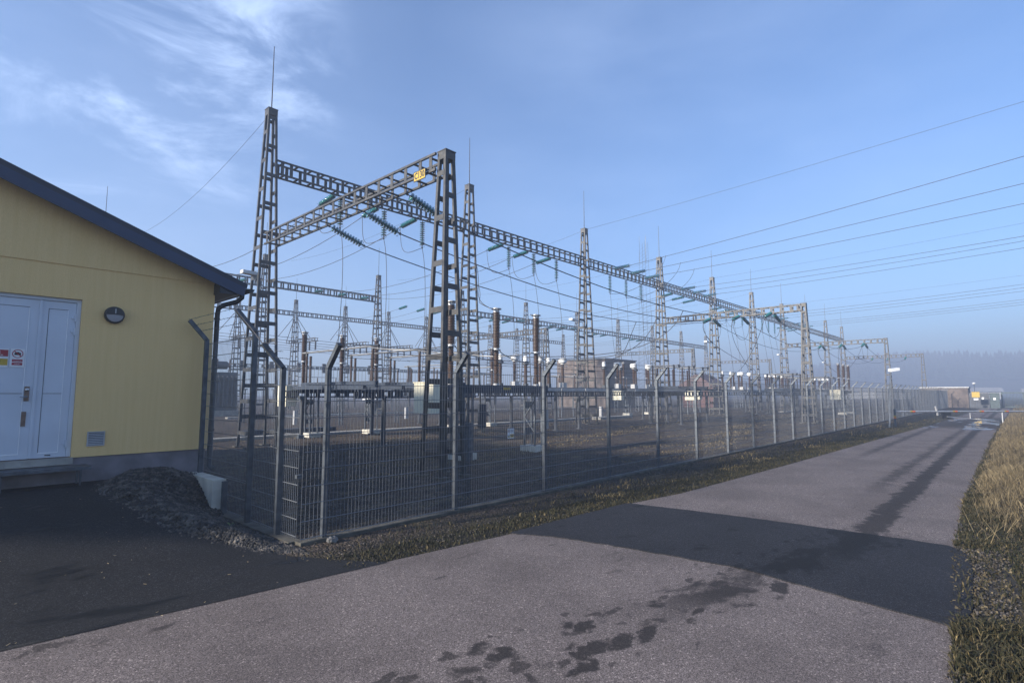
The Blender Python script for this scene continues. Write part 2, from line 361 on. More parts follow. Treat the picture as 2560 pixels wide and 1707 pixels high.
RIGHT_E = [(86, .6), (56, .65), (40.6, .76), (26.6, .78), (14.94, .72), (11.2, .69), (9.1, .62), (7.9, .6), (6.5, .5), (5.2, .42), (4.2, .36), (2, .3), (-9, .2)]
flat('road', LEFT_E + RIGHT_E, .004, 'road')
pt = [(7.54, 4.53), (7.66, 3.7), (7.78, 2.85), (7.86, 1.7), (7.9, .66), (7.72, .53), (7.5, .46), (6.67, .4), (5.8, .37), (5.4, .39), (5.22, .44), (5.33, 1.1), (5.42, 1.57), (5.49, 1.9), (5.51, 2.2), (5.37, 3.3), (5.22, 4.1), (4.97, 4.64), (6.2, 4.6)]
pj = []
for (xa, ya), (xb, yb) in zip(pt, pt[1:]+pt[:1]):
    k = max(1, int(math.hypot(xb-xa, yb-ya)/.09))
    for i in range(k): t = i/k; pj.append((xa+(xb-xa)*t+random.uniform(-.012, .012), ya+(yb-ya)*t+random.uniform(-.012, .012)))
pm_ = MB(); pm_.prism([(x, y, .002) for x, y in pj], (0, 0, .012)); tag(pm_.build('asphalt_patch', 'patch'), kind='structure')
def lo_edge(x): return np.interp(x, [p[0] for p in LEFT_E], [p[1] for p in LEFT_E])
xs = np.concatenate([np.linspace(-9, 1.4, 24), np.linspace(1.5, 3.4, 28)])
def apron_hf(T):
    def f(X, Y): return ramp_h(X, Y)+.008
    return f
# forecourt: from the road edge up to the facade, left of the gravel bank
me_v = []; me_f = []
cols = 40
def apron_right(y): return np.interp(y, [4.75, 5.2, 5.7, 6.3, 6.9, 7.4, 8.4, 8.9, 9.5], [3.3, 3.0, 2.72, 2.48, 2.08, 1.88, 1.62, 1.64, 1.9])
ys = np.linspace(0, 1, 46)
for i in range(cols+1):
    for j, t in enumerate(ys):
        x0 = -9 + (0+9)*0
        yb = 4.75; y = yb + (9.55-yb)*t; s_ = i/cols; x = -9 + (float(apron_right(y))+9)*(1-(1-s_)**1.0)
        yy = max(y, float(lo_edge(x))-.03) if t < .6 else y
        me_v.append((x, yy, float(ramp_h(x, yy))+.008))
for i in range(cols):
    for j in range(len(ys)-1):
        a = i*len(ys)+j; me_f.append((a, a+len(ys), a+len(ys)+1, a+1))
me = bpy.data.meshes.new('forecourt'); me.from_pydata(me_v, [], me_f); me.materials.append(M['apron']); me.polygons.foreach_set('use_smooth', [True]*len(me_f))
tag(link('forecourt', me), kind='structure')
grid('gravel_bank', np.linspace(1.4, 2.97, 40), np.linspace(5.0, 9.55, 90), lambda X, Y: ramp_h(X, Y)-.012+.12*sstep(0, .32, X-np.interp(Y, [4.75, 5.2, 5.7, 6.3, 6.9, 7.4, 8.4, 8.9, 9.5], [3.2, 2.95, 2.67, 2.43, 2.03, 1.83, 1.57, 1.59, 1.85]))-.12*sstep(2.5, 2.9, X)+.012*np.sin(X*17+Y*5)*np.sin(Y*13), 'bank')
def bank_h(X, Y): return .42*sstep(.3, -1.6, Y)*sstep(7, 22, X) + .10*sstep(.2, -1.0, Y)
grid('roadside_bank', np.concatenate([np.linspace(-4, 20, 60), np.linspace(21, 120, 50)]), np.concatenate([np.linspace(-14, -2, 14), np.linspace(-1.8, .62, 22)]), lambda X, Y: bank_h(X, Y)-.004+.02*np.sin(X*3.1)*np.sin(Y*4.3)*sstep(.5, 0, Y), 'soil')

# ---------------------------------------------------------------- grass and stones
def in_road(x, y):
    re = np.interp(x, [p[0] for p in RIGHT_E[::-1]], [p[1] for p in RIGHT_E[::-1]]); return (y > re+.015) & (y < lo_edge(x)-.0)
def blades(name, P, H, W, lean, tone, mname, label=None):
    n = len(P); a = rng.uniform(0, 2*np.pi, n); side = np.stack([np.cos(a), np.sin(a), np.zeros(n)], 1)
    la = rng.uniform(0, 2*np.pi, n); lv = np.stack([np.cos(la), np.sin(la), np.zeros(n)], 1)*(lean*H*rng.uniform(.2, 1, n))[:, None]
    b0 = P - side*(W/2)[:, None]; b1 = P + side*(W/2)[:, None]
    mid = P + np.array([0, 0, 1])*(H*.6)[:, None] + lv*.4; m0 = mid - side*(W*.36)[:, None]; m1 = mid + side*(W*.36)[:, None]
    tip = P + np.array([0, 0, 1])*(H*(1-.25*lean))[:, None] + lv
    V = np.stack([b0, b1, m1, m0, tip], 1).reshape(-1, 3)
    me = bpy.data.meshes.new(name); base = np.arange(n)*5
    me.vertices.add(n*5); me.vertices.foreach_set('co', V.astype(np.float32).ravel())
    loops = np.stack([base, base+1, base+2, base+3, base+3, base+2, base+4], 1).ravel()
    me.loops.add(n*7); me.loops.foreach_set('vertex_index', loops.astype(np.int32))
    st = np.stack([np.arange(n)*7, np.arange(n)*7+4], 1).ravel()
    me.polygons.add(n*2); me.polygons.foreach_set('loop_start', st.astype(np.int32))
    at = me.attributes.new('tone', 'FLOAT', 'POINT'); at.data.foreach_set('value', np.repeat(np.clip(tone, 0, 1), 5).astype(np.float32))
    me.materials.append(M[mname]); me.update(calc_edges=True); me.validate()
    return tag(link(name, me), kind='stuff')
def clump(x, y, f=1.3, s=0):
    return (np.sin(x*f*1.7+s)*np.cos(y*f*2.3+s*2)+np.sin(x*f*.63-y*f*1.1+1.3*s)+np.sin(x*f*3.9+y*f*3.1+s)*.6)/2.6
# left verge between road and fence
n = 46000; x = 2.6+np.abs(rng.gamma(1.5, 9, n)); e = lo_edge(x); y = e + (5.98-e)*rng.beta(1.1, 1.5, n); fr = (y-e)/(5.98-e)
cl = clump(x, y, 1.6, 2); keep = (rng.uniform(size=n) < np.where(fr < .45, .9, .16)*(.5+.5*(cl > -.35))) & (x < 75) & ~((x < 3.3) & (fr < .5) & (x < 2.9))
x, y, fr, cl = x[keep], y[keep], fr[keep], cl[keep]
H = rng.uniform(.02, .055, len(x))*(1+1.3*sstep(.25, .75, fr)*(1-sstep(.8, 1, fr))*(cl > 0)) * np.where(x > 12, 1.1, 1)
blades('verge_grass', np.stack([x, y, np.full(len(x), -.012)], 1), H, rng.uniform(.005, .010, len(x))*(1+x/22), 1.0, .22+.22*rng.normal(size=len(x))+.5*sstep(.15, .5, fr)*(cl > .3)*(rng.uniform(size=len(x)) < .75)+.08*cl, 'grass')
# right verge: short green grass close by, tall dry grass farther on
n = 90000; x = 2.5+np.abs(rng.gamma(1.4, 6.5, n)); e = np.interp(x, [p[0] for p in RIGHT_E[::-1]], [p[1] for p in RIGHT_E[::-1]]); y = e+.03 - np.abs(rng.normal(size=n))*np.where(x < 12, .9, 1.6)
cl = clump(x, y, 2.1, .7); gravel = (x > 5.5) & (x < 7.9) & (y > e-.42)
keep = (rng.uniform(size=n) < np.where(gravel, .05, .32+.5*(cl > .0))) & (x < 110)
x, y, cl, e = x[keep], y[keep], cl[keep], e[keep]
H = rng.uniform(.025, .085, len(x))*(1+.6*(cl > .25))
blades('short_grass', np.stack([x, y, bank_h(x, y)-.005], 1), H, rng.uniform(.005, .011, len(x))*(1+x/25), 1.1, .18+.24*rng.normal(size=len(x))+.25*cl, 'grass')
n = 70000; x = 7.9+np.abs(rng.gamma(1.6, 9, n)); e = np.interp(x, [p[0] for p in RIGHT_E[::-1]], [p[1] for p in RIGHT_E[::-1]])
off = np.abs(rng.gamma(1.7, .55, n)); y = e-.06-off; cl = clump(x, y, 1.1, 4); near = sstep(7.8, 12.5, x)
keep = (rng.uniform(size=n) < (.05+.95*near*sstep(-.55, .1, cl+.15))) & (x < 110)
x, y, cl, off, near = x[keep], y[keep], cl[keep], off[keep], near[keep]
H = rng.uniform(.16, .52, len(x))*(.35+.65*sstep(0, .5, off))*(.7+.35*cl)*(.45+.55*near)
blades('tall_dry_grass', np.stack([x, y, bank_h(x, y)-.005], 1), H, rng.uniform(.004, .009, len(x))*(1+x/22), .55, .46+.3*rng.normal(size=len(x))+.26*cl, 'drygrass')
n = 1500; x = 8+np.abs(rng.gamma(1.5, 7, n)); e = np.interp(x, [p[0] for p in RIGHT_E[::-1]], [p[1] for p in RIGHT_E[::-1]]); y = e-.12-np.abs(rng.gamma(1.4, .5, n))
blades('straw_stalks', np.stack([x, y, bank_h(x, y)-.005], 1), rng.uniform(.12, .5, n), rng.uniform(.002, .005, n)*(1+x/25), 1.9, .7+.25*rng.normal(size=n), 'drygrass')
n = 9000; x = 3+np.abs(rng.gamma(1.4, 7, n)); e = np.interp(x, [p[0] for p in RIGHT_E[::-1]], [p[1] for p in RIGHT_E[::-1]]); y = e+.05-np.abs(rng.normal(size=n))*.9
blades('dead_leaves', np.stack([x, y, bank_h(x, y)+.005], 1), rng.uniform(.012, .03, n), rng.uniform(.012, .03, n), 2.0, .3+.3*rng.normal(size=n), 'drygrass')
# a little dry grass inside the yard
n = 48000; x = 4+np.abs(rng.gamma(1.9, 9, n)); y = 6.4+np.abs(rng.gamma(1.6, 4.5, n)); cl = clump(x*.5, y*1.3, .9, 5)
keep = (cl > .22) & (rng.uniform(size=n) < .8) & (x < 60); x, y = x[keep], y[keep]
blades('yard_grass', np.stack([x, y, np.full(len(x), -.012)], 1), rng.uniform(.03, .10, len(x)), rng.uniform(.006, .012, len(x))*(1+x/20), 1.2, .62+.25*rng.normal(size=len(x)), 'drygrass')
def stones(name, P, S, mname):
    n = len(P); base = np.array([(1, 0, 0), (0, 1, 0), (-1, 0, 0), (0, -1, 0), (0, 0, .75), (0, 0, -.6)]); F = np.array([(0, 1, 4), (1, 2, 4), (2, 3, 4), (3, 0, 4), (1, 0, 5), (2, 1, 5), (3, 2, 5), (0, 3, 5)])
    a = rng.uniform(0, 6.28, n); ca, sa = np.cos(a), np.sin(a); sc3 = rng.uniform(.55, 1.2, (n, 6, 1))
    B = base[None]*sc3; X = B[..., 0]*ca[:, None]-B[..., 1]*sa[:, None]; Y = B[..., 0]*sa[:, None]+B[..., 1]*ca[:, None]; Z = B[..., 2]+X*rng.normal(size=(n, 1))*.3
    V = (np.stack([X, Y, Z], -1)*S[:, None, None]+P[:, None, :]).reshape(-1, 3); FF = (F[None]+(np.arange(n)*6)[:, None, None]).reshape(-1)
    me = bpy.data.meshes.new(name); me.vertices.add(n*6); me.vertices.foreach_set('co', V.astype(np.float32).ravel()); me.loops.add(n*24); me.loops.foreach_set('vertex_index', FF.astype(np.int32))
    me.polygons.add(n*8); me.polygons.foreach_set('loop_start', (np.arange(n*8)*3).astype(np.int32)); me.materials.append(M[mname]); me.update(calc_edges=True); me.validate()
    return tag(link(name, me), kind='stuff')
n = 12000; y = rng.uniform(5.0, 9.5, n); r_ = apron_right(y)-.08; x = r_+(2.96-r_)*rng.uniform(0, 1, n)**1.0+rng.normal(size=n)*.03
ok = x < 2.93; x, y = x[ok], y[ok]
stones('bank_gravel', np.stack([x, y, ramp_h(x, y)-.006+.12*sstep(0, .32, x-r_[ok]-.03)-.12*sstep(2.5, 2.9, x)], 1), rng.uniform(.010, .034, len(x)), 'bank_stone')
n = 26000; x = 3.1+np.abs(rng.gamma(1.3, 5, n)); y = 6.15+np.abs(rng.gamma(1.4, 2.6, n))
stones('yard_gravel', np.stack([x, y, np.full(n, -.008)], 1), rng.uniform(.008, .026, n), 'stone')
n = 3400; x = rng.uniform(2.4, 11, n); e = np.interp(x, [p[0] for p in RIGHT_E[::-1]], [p[1] for p in RIGHT_E[::-1]]); y = e+.02-np.abs(rng.normal(size=n))*.3
stones('edge_gravel', np.stack([x, y, bank_h(x, y)+.002], 1), rng.uniform(.006, .02, n), 'stone')
n = 2600; x = rng.uniform(2.7, 20, n); y = lo_edge(x)+(5.95-lo_edge(x))*rng.uniform(0, 1, n)
stones('verge_gravel', np.stack([x, y, np.full(n, -.004)], 1), rng.uniform(.006, .018, n), 'stone')
mb = MB()
for i in range(80):
    x = random.uniform(-.6, 3.4); y = random.uniform(4.9, 9.0) if i < 90 else random.uniform(.8, 4.8)
    if i >= 90: x = random.uniform(1.5, 8.5)
    z = (float(ramp_h(x, y)) if i < 90 else .004)+.012; a = random.uniform(0, 6.28); l_ = random.uniform(.006, .03)
    mb.bar((x, y, z), (x+l_*math.cos(a), y+l_*math.sin(a), z+.003), .003, .002)
tag(mb.build('straw_litter', 'straw'), kind='stuff')
b_ = MB(); p = on_ground(829, 1352)
prof = [(.01, 0), (.042, .008), (.056, .03), (.048, .06), (.02, .075)]
b_.lathe(prof, (0, 0, 0), 9); b_.v = [(x*1.25+random.uniform(-.008, .008), y*.95+random.uniform(-.008, .008), z+random.uniform(-.006, .006)) for x, y, z in b_.v]
tag(b_.build('boulder', 'boulder', None, False, (p.x, p.y-.02, -.02)), 'small grey lichen spotted boulder at the foot of the corner fence post', 'stone')
wp = on_ground(572, 1338, .03); mb = MB()
for i in range(26):
    a = random.uniform(0, 6.28); r0 = random.uniform(.0, .035); h_ = random.uniform(.02, .11); t_ = .022
    c = Vector((r0*math.cos(a), r0*math.sin(a), h_)); d = Vector((math.cos(a), math.sin(a), .5))*t_; s_ = Vector((-math.sin(a), math.cos(a), 0))*.011
    mb.poly([c, c+d*.6+s_, c+d*1.3, c+d*.6-s_])
wt = thing('weed_plant', 'small yellow green weed growing on the gravel bank below the fence', 'plant', (wp.x, wp.y, float(ramp_h(wp.x, wp.y))+.02))
mb.build('leaf_cluster', 'weed', wt); MB().tube([(0, 0, -.02), (.004, 0, .1)], .003, 5).build('stem', 'weed', wt)

# ---------------------------------------------------------------- building
YF = 9.5; XC = 3.13; ZB = .83
bl = thing('yellow_building', 'yellow rendered building with dark blue roof edge and wide grey doors', 'building', (0, YF, 0))
def at(px, py, Y=YF): v = on_y(px, py, Y); return v
slope = (4.39-3.30)/(.48-3.36)
def roof_z(x): return 3.485+slope*(x-3.52)               # top edge of the verge board
XR = -2.2                                             # ridge
x0, x1, zt = .59-1.05, 1.43, 3.0
mb = MB()
def wallq(a, b, c, d): mb.prism([(a, 0, c), (b, 0, c), (b, 0, d), (a, 0, d)], (0, .3, 0))
zs = lambda x: roof_z(x)-.12
mb.prism([(XR*2-XC, 0, ZB), (x0, 0, ZB), (x0, 0, zs(x0)), (XR, 0, zs(XR)), (XR*2-XC, 0, zs(XC))], (0, .3, 0))
mb.prism([(x0+.0, 0, zt), (x1, 0, zt), (x1, 0, zs(x1)), (x0, 0, zs(x0))], (0, .3, 0))
mb.prism([(x1, 0, ZB), (XC, 0, ZB), (XC, 0, zs(XC)), (x1, 0, zs(x1))], (0, .3, 0))
mb.box(XC-.3, XC, .3, 9, ZB, zs(XC)); mb.box(XR*2-XC, XC, 9, 9.3, ZB, zs(XC))
wall = mb.build('wall', 'render', bl)
g = MB(); g.prism([(XR*2-XC, -.014, 3.462), (XC+.002, -.014, 3.462), (XC+.002, -.014, zs(XC)), (XR, -.014, zs(XR)), (XR*2-XC, -.014, zs(XC))], (0, .0135, 0)); g.build('gable_panel', 'render', wall)
MB().box(XR*2-XC+.03, XC-.025, .02, 9.2, -.2, ZB-.004).build('plinth', 'plinth', bl)
mb = MB()
for sgn in (1, -1):
    def X(x): return x if sgn > 0 else 2*XR-x
    mb.prism([(X(XR), -.25, roof_z(XR)+.0), (X(3.52), -.25, roof_z(3.52)), (X(3.52), -.25, roof_z(3.52)-.065), (X(XR), -.25, roof_z(XR)-.065)], (0, 9.9, 0))
rf = mb.build('roof', 'roof', bl)
mb = MB()
for i in range(1, 24):
    x = XR+i*.25
    if x < 3.45: mb.bar((x, -.24, roof_z(x)+.012), (x, 9.6, roof_z(x)+.012), .02, .025)
mb.build('standing_seam', 'roof', rf)
mb = MB()
mb.prism([(XR, -.29, roof_z(XR)-.068), (3.50, -.29, roof_z(3.50)-.068), (3.47, -.29, roof_z(3.47)-.215), (3.36, -.29, roof_z(3.36)-.232), (XR, -.29, roof_z(XR)-.232)], (0, .03, 0))
mb.prism([(XR, -.275, roof_z(XR)+.015), (3.535, -.275, roof_z(3.535)+.015), (3.52, -.275, roof_z(3.52)-.066), (XR, -.275, roof_z(XR)-.066)], (0, .02, 0))
vb = mb; MBv = MB(); MBv.v, MBv.f, MBv.m = vb.v[10:], [tuple(i-10 for i in q) for q in vb.f[7:]], vb.m[7:]; vb.v, vb.f, vb.m = vb.v[:10], vb.f[:7], vb.m[:7]
mb.build('verge_board', 'fascia', bl); MBv.build('verge_flashing', 'roof', bl)
mb = MB(); mb.prism([(XC-.02, -.258, zs(XC)-.22), (3.36, -.258, 3.30), (3.5, -.258, 3.34), (3.5, -.258, 3.42), (XC-.02, -.258, zs(XC)+.02)], (0, 9.4, 0)); mb.build('eave_soffit', 'gutter', bl)
mb = MB(); prf = [(3.53+.055+.06*math.cos(a), .0, 3.42+.06*math.sin(a)) for a in [math.pi+i*math.pi/8 for i in range(9)]]
mb.prism([(p[0], -.28, p[2]) for p in prf], (0, 9.5, 0)); gt = mb.build('gutter', 'gutter', bl)
pts = [(3.50, -.16, 3.37), (3.50, -.14, 3.28), (3.44, -.10, 3.21), (3.28, .02, 3.15), (3.215, .06, 3.09), (3.205, .07, 2.98), (3.20, .08, .55), (3.24, .0, .50)]
dp = MB().tube(pts, .038, 10).build('downpipe', 'gutter', bl, True)
for z in (2.9, 2.0, 1.1): MB().lathe([(.047, 0), (.047, .03)], (3.203, .075, z), 10).build('pipe_clip', 'gutter', dp)
# door set
dr = bl
fr = MB()
for a, b, c, d in ((x0, x1, 2.955, zt-.002), (x1-.05, x1-.002, .845, 2.955), (x0+.002, x0+.05, .845, 2.955)): fr.box(a, b, .045, .13, c, d)
fr.build('door_frame', 'door', dr)
def leaf(name, a, b, pa, pb, parts):
    l_ = MB().box(a, b, .065, .11, .845, 2.95).build(name, 'door', dr)
    t_ = MB()
    t_.box(pa, pb, .06, .064, .905, .915); t_.box(pb-.008, pb, .058, .064, .915, 2.84); t_.build('moulding_lit_edge', 'lit_edge', l_)  # moulding's bottom and right edges painted white as its lit side
    t_ = MB(); t_.box(pa, pb, .0615, .0645, 1.695, 1.70); t_.box(pa, pa+.005, .0615, .0645, .916, 2.84); t_.box(pa, pb, .0615, .0645, 2.84, 2.846); t_.build('moulding_shadow_edge', 'gutter', l_)  # dark strips painted as the moulding's shaded edges, not cut grooves
    MB().box(pa, pb, .0625, .0648, 1.703, 1.765).build('midrail', 'door', l_)
    m_ = (pa+pb)/2; MB().box(m_-.03, m_+.03, .0585, .065, .872, .884).build('drain_slot', 'dark', l_); return l_
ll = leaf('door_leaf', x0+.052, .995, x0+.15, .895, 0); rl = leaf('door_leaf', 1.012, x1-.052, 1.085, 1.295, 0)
MB().box(.988, 1.022, .05, .066, .85, 2.95).build('astragal', 'door', rl)
MB().box(.9965, 1.0, .052, .067, .86, 2.945).build('leaf_gap', 'gutter', ll) if False else None
pl = MB().box(.905, .955, .052, .064, 1.60, 1.79).build('handle_plate', 'lock', ll)
MB().lathe([(.0, 0), (.022, .002), (.022, .012), (.0, .02)], (0, 0, 0), 12).build('lock_cylinder', 'chrome', ll).matrix_local = Matrix.Translation((.93, .052, 1.745)) @ Matrix.Rotation(R(90), 4, 'X')
mb = MB(); mb.tube([(.93, .05, 1.655), (.93, .005, 1.655), (.86, -.003, 1.655)], .007, 8); mb.build('lever_handle', 'chrome', ll)
lo = MB().box(.893, .94, .053, .064, 1.27, 1.46).build('lower_lock_plate', 'lock', ll)
MB().lathe([(.0, 0), (.02, .002), (.02, .008), (.0, .01)], (0, 0, 0), 12).build('lock_cylinder', 'lock', ll).matrix_local = Matrix.Translation((.918, .053, 1.415)) @ Matrix.Rotation(R(90), 4, 'X')
for z in (2.74, 2.55, 1.02):
    h = MB(); h.box(1.33, 1.385, .048, .064, z-.012, z+.012); h.box(1.36, 1.383, .035, .064, z-.05, z+.05); h.build('hinge', 'door', rl)
# step
st = thing('door_step', 'galvanised steel grating step below the double doors', 'step', (0, YF, 0))
mb = MB(); mb.box(x0-.3, 1.60, -.36, -.03, .70, .735); mb.box(x0-.3, 1.60, -.372, -.361, .695, .738); mb.build('tread', 'zinc', st)
for x in (-.2, .72, 1.5):
    for y in (-.3, -.06): MB().bar((x, y, .44), (x, y, .70), .022, .022).build('support_leg', 'zinc', st)
MB().box(x0, x1+.02, -.03, .045, .745, .835).build('threshold', 'concrete', bl)
# wall lamp
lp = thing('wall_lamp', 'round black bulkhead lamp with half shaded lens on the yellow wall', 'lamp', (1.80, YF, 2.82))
def disc(prof, name, mname, parent, half=None):
    mb = MB(); mb.lathe(prof, (0, 0, 0), 28); o = mb.build(name, mname, parent, False); o.matrix_local = Matrix.Rotation(R(90), 4, 'X'); return o
disc([(.12, 0), (.125, .03), (.118, .06), (.105, .068)], 'housing', 'dark', lp)
disc([(.103, .06), (.098, .074), (.05, .088), (.001, .092)], 'lens', 'lens', lp)
mb = MB(); pts = [(.112*math.cos(a), -.0, .112*math.sin(a)) for a in [i*math.pi/14 for i in range(15)]]; mb.prism([(x, -.097, z) for x, y, z in pts], (0, .03, 0)); mb.build('shade', 'dark', lp)
MB().box(-.006, .006, -.102, -.0975, .02, .085).build('painted_glint', 'flange', lp)  # pale bar standing in for a glint on the black shade
# vent
vt = thing('wall_vent', 'small square metal louvre vent low on the yellow wall', 'vent', (1.69, YF, 1.07))
mb = MB()
for a, b, c, d in ((-.1, .1, .085, .1), (-.1, .1, -.1, -.085), (-.1, -.085, -.085, .085), (.085, .1, -.085, .085)): mb.box(a, b, -.018, 0, c, d)
mb.build('vent_frame', 'flange', vt)
MB().box(-.085, .085, -.004, -.001, -.085, .085).build('backing', 'gutter', vt)
for i in range(7):
    z = -.072+i*.0235; s_ = MB(); s_.prism([(-.084, -.016, z-.006), (-.084, -.005, z+.009), (-.084, -.004, z+.007), (-.084, -.015, z-.008)], (.168, 0, 0)); s_.build('louvre', 'flange', vt)
# signs on the door
s1 = thing('door_sign', 'white sign with a red and a yellow text block on the left door leaf', 'sign', (.60, YF+.06, 2.155))
MB().box(-.155, .125, -.003, 0, -.12, .12).build('plate', 'white', s1)
MB().box(-.13, .118, -.0045, -.0032, .02, .105).build('red_block', 'red', s1); MB().box(-.13, .118, -.0045, -.0032, -.095, -.01).build('yellow_block', 'yellow', s1)
RX = (R(90), 0, 0)
text_mesh('Tillträde\nförbjudet\nför obehöriga', .026, 'white', s1, (-.0, -.0052, .064), RX)
text_mesh('Livsfarlig\nledning', .03, 'black', s1, (-.0, -.0052, -.052), RX)
s2 = thing('door_sign', 'square white no photography sign with red ring on the left door leaf', 'sign', (.81, YF+.06, 2.16))
MB().box(-.072, .072, -.003, 0, -.12, .12).build('plate', 'white', s2)
def ring(parent, cx, cz, r, mname, y=-.0045, th=.009, slash=True):
    mb = MB()
    for i in range(32):
        a, b = 2*math.pi*i/32, 2*math.pi*(i+1)/32
        mb.prism([(cx+rr*math.cos(t), y, cz+rr*math.sin(t)) for rr, t in ((r, a), (r, b), (r-th, b), (r-th, a))], (0, .0012, 0))
    if slash: mb.bar((cx-r*.66, y+.0002, cz+r*.66), (cx+r*.66, y+.0002, cz-r*.66), .0016, th*.8, (0, 1, 0)) if False else mb.prism([(cx-r*.66-.004, y-.0003, cz+r*.66-.004), (cx-r*.66+.004, y-.0003, cz+r*.66+.004), (cx+r*.66+.004, y-.0003, cz-r*.66+.004), (cx+r*.66-.004, y-.0003, cz-r*.66-.004)], (0, .0012, 0))
    return mb.build('ring_pictogram', mname, parent)
ring(s2, 0, .055, .055, 'red')
mb = MB(); mb.box(-.032, .032, -.0042, -.0031, .037, .068); mb.box(-.012, .014, -.0042, -.0031, .068, .078); mb.build('camera_pictogram', 'black', s2)
for z, t_ in ((-.035, 'Fotografering'), (-.078, 'förbjuden')):
    MB().box(-.052, .052, -.0045, -.0032, z-.017, z+.017).build('red_block', 'red', s2); text_mesh(t_, .015, 'white', s2, (0, -.0052, z), RX)

# retaining block and kerb of the fence
rb = MB().quadbox([(2.85, 8.36, -.1), (3.03, 8.36, -.1), (3.03, 9.48, -.1), (2.85, 9.48, -.1), (2.85, 8.36, .485), (3.03, 8.36, .485), (3.03, 9.48, .485), (2.85, 9.48, .485)]).build('retaining_block', 'pale_block')
tag(rb, 'pale concrete retaining block between the gravel bank and the side fence', 'wall')

# ---------------------------------------------------------------- fences
PITCHF, KINK = 2.045, 2.02
YFN = 6.08
def post_mesh(arm, base=0.0, kink=KINK, nm='post'):
    mb = MB(); a = Vector(arm); w_ = .057; s_ = Vector((1, 0, 0)) if abs(a.y) > abs(a.x) else Vector((0, 1, 0))
    mb.box(-w_/2, w_/2, -w_/2, w_/2, base, kink)
    mb.bar((0, 0, kink-.015), (a.x, a.y, kink+a.z), w_ if True else 0, w_*.95, a.cross(s_))
    return mb.mesh(nm, 'zinc')
def panel_mesh(L_, axis, z0, z1, vs=.048, hs=.185):
    mb = MB(); n_ = int(L_/vs); r_ = .0023
    def P(t, z, o=0): return (t, o, z) if axis == 'x' else (o, t, z)
    for i in range(n_+1): t = i*L_/n_; mb.tube([P(t, z0), P(t, z1+.02)], r_, 4, False)
    nh = int((z1-z0)/hs)
    for j in range(nh+1):
        z = z1-.005-j*(z1-z0-.03)/nh
        for o in (-.005, .005): mb.tube([P(0, z, o), P(L_, z, o)], .0036, 4, False)
    return mb.mesh('mesh_panel', 'wire')
fn = thing('perimeter_fence', 'long galvanised mesh fence with outward bent posts along the road', 'fence', (3.31, YFN, 0))
pm = post_mesh((0, -.24, .26)); pn = panel_mesh(PITCHF, 'x', .03, 2.0)
NP = 39
for i in range(NP+1): link('post', pm, fn, (i*PITCHF, 0, 0))
for i in range(NP): link('mesh_panel', pn, fn, (i*PITCHF, -.036, 0))
link('mesh_panel', panel_mesh(.30, 'x', .03, 2.0), fn, (-.30, -.036, 0))
def barbed(pts, r=.003):
    mb = MB(); mb.tube(pts, r, 4, False)
    for a, b in zip(pts[:-1], pts[1:]):
        a, b = Vector(a), Vector(b); L_ = (b-a).length; k = min(14, int(L_/.11))
        for i in range(k):
            p = a.lerp(b, (i+.5)/k); d = Vector((random.uniform(-1, 1), random.uniform(-1, 1), random.uniform(-1, 1))).normalized()*.018; mb.tube([p-d, p+d], .002, 3, False)
    return mb
for f_ in (.35, .65, .95): barbed([(i*PITCHF, -.24*f_-.03, KINK+.26*f_+.02) for i in range(NP+1)]).build('barbed_wire', 'cable', fn)
kb = MB(); kb.box(3.0, 3.31+NP*PITCHF, YFN-.075, YFN+.075, -.1, .025); kb.box(2.93, 3.08, YFN+.075, 8.4, -.1, .02)
tag(kb.build('fence_kerb', 'kerb'), 'low concrete kerb running under the mesh fence', 'kerb')
sf = thing('side_fence', 'short mesh fence stepping up from the road corner to the yellow building', 'fence', (3.0, 0, 0))
for y, b_, k_ in ((6.62, 0, KINK), (7.50, 0, 2.53), (9.36, .47, 2.55)): link('post', post_mesh((-.26, 0, .28), b_, k_), sf, (0, y, 0))
link('mesh_panel', panel_mesh(1.26, 'y', .03, 2.0), sf, (.036, 6.20, 0)); link('mesh_panel', panel_mesh(1.92, 'y', .5, 2.48), sf, (.036, 7.48, 0)); link('mesh_panel', panel_mesh(.92, 'y', .03, .5), sf, (.036, 7.48, 0))
MB().box(-.03, .03, 8.3, 8.37, 0, .46).build('stub_post', 'zinc', sf)
for f_ in (.35, .65, .95): barbed([(-.26*f_-.03, 6.2, 2.0+.28*f_), (-.26*f_-.03, 6.62, KINK+.28*f_+.02), (-.26*f_-.03, 7.50, 2.53+.28*f_+.02), (-.26*f_-.03, 9.36, 2.55+.28*f_+.02)]).build('barbed_wire', 'cable', sf)
for z in (.75, 1.2, 1.65): MB().box(-.035, .035, 6.08, 6.13, z-.02, z+.02).build('corner_clamp', 'zinc', sf)

# ---------------------------------------------------------------- lattice structures
def lattice_leg(mb, H, h0, h1, step=1.0, leg=.07, bat=.125, cap=.22):
    def h(z): return h0+(h1-h0)*z/H
    for sx in (-1, 1):
        for sy in (-1, 1):
            mb.bar((sx*h(0), sy*h(0), 0), (sx*h(H), sy*h(H), H), leg, leg, (0, 1, 0))
    z = .45; i = 0
    while z < H-cap-.1:
        a = h(z); t_ = .014
        for s_ in (-1, 1):
            if i % 2 == 0: mb.box(s_*(a+leg*.5)-t_/2, s_*(a+leg*.5)+t_/2, -a, a, z-bat/2, z+bat/2)
            else: mb.box(-a, a, s_*(a+leg*.5)-t_/2, s_*(a+leg*.5)+t_/2, z-bat/2, z+bat/2)
        z += step*.5; i += 1
    a = h(H)+leg*.5+.008
    mb.box(-a, a, -a, a, H-cap, H); mb.box(-a-.012, a+.012, -a-.012, a+.012, H, H+.02)
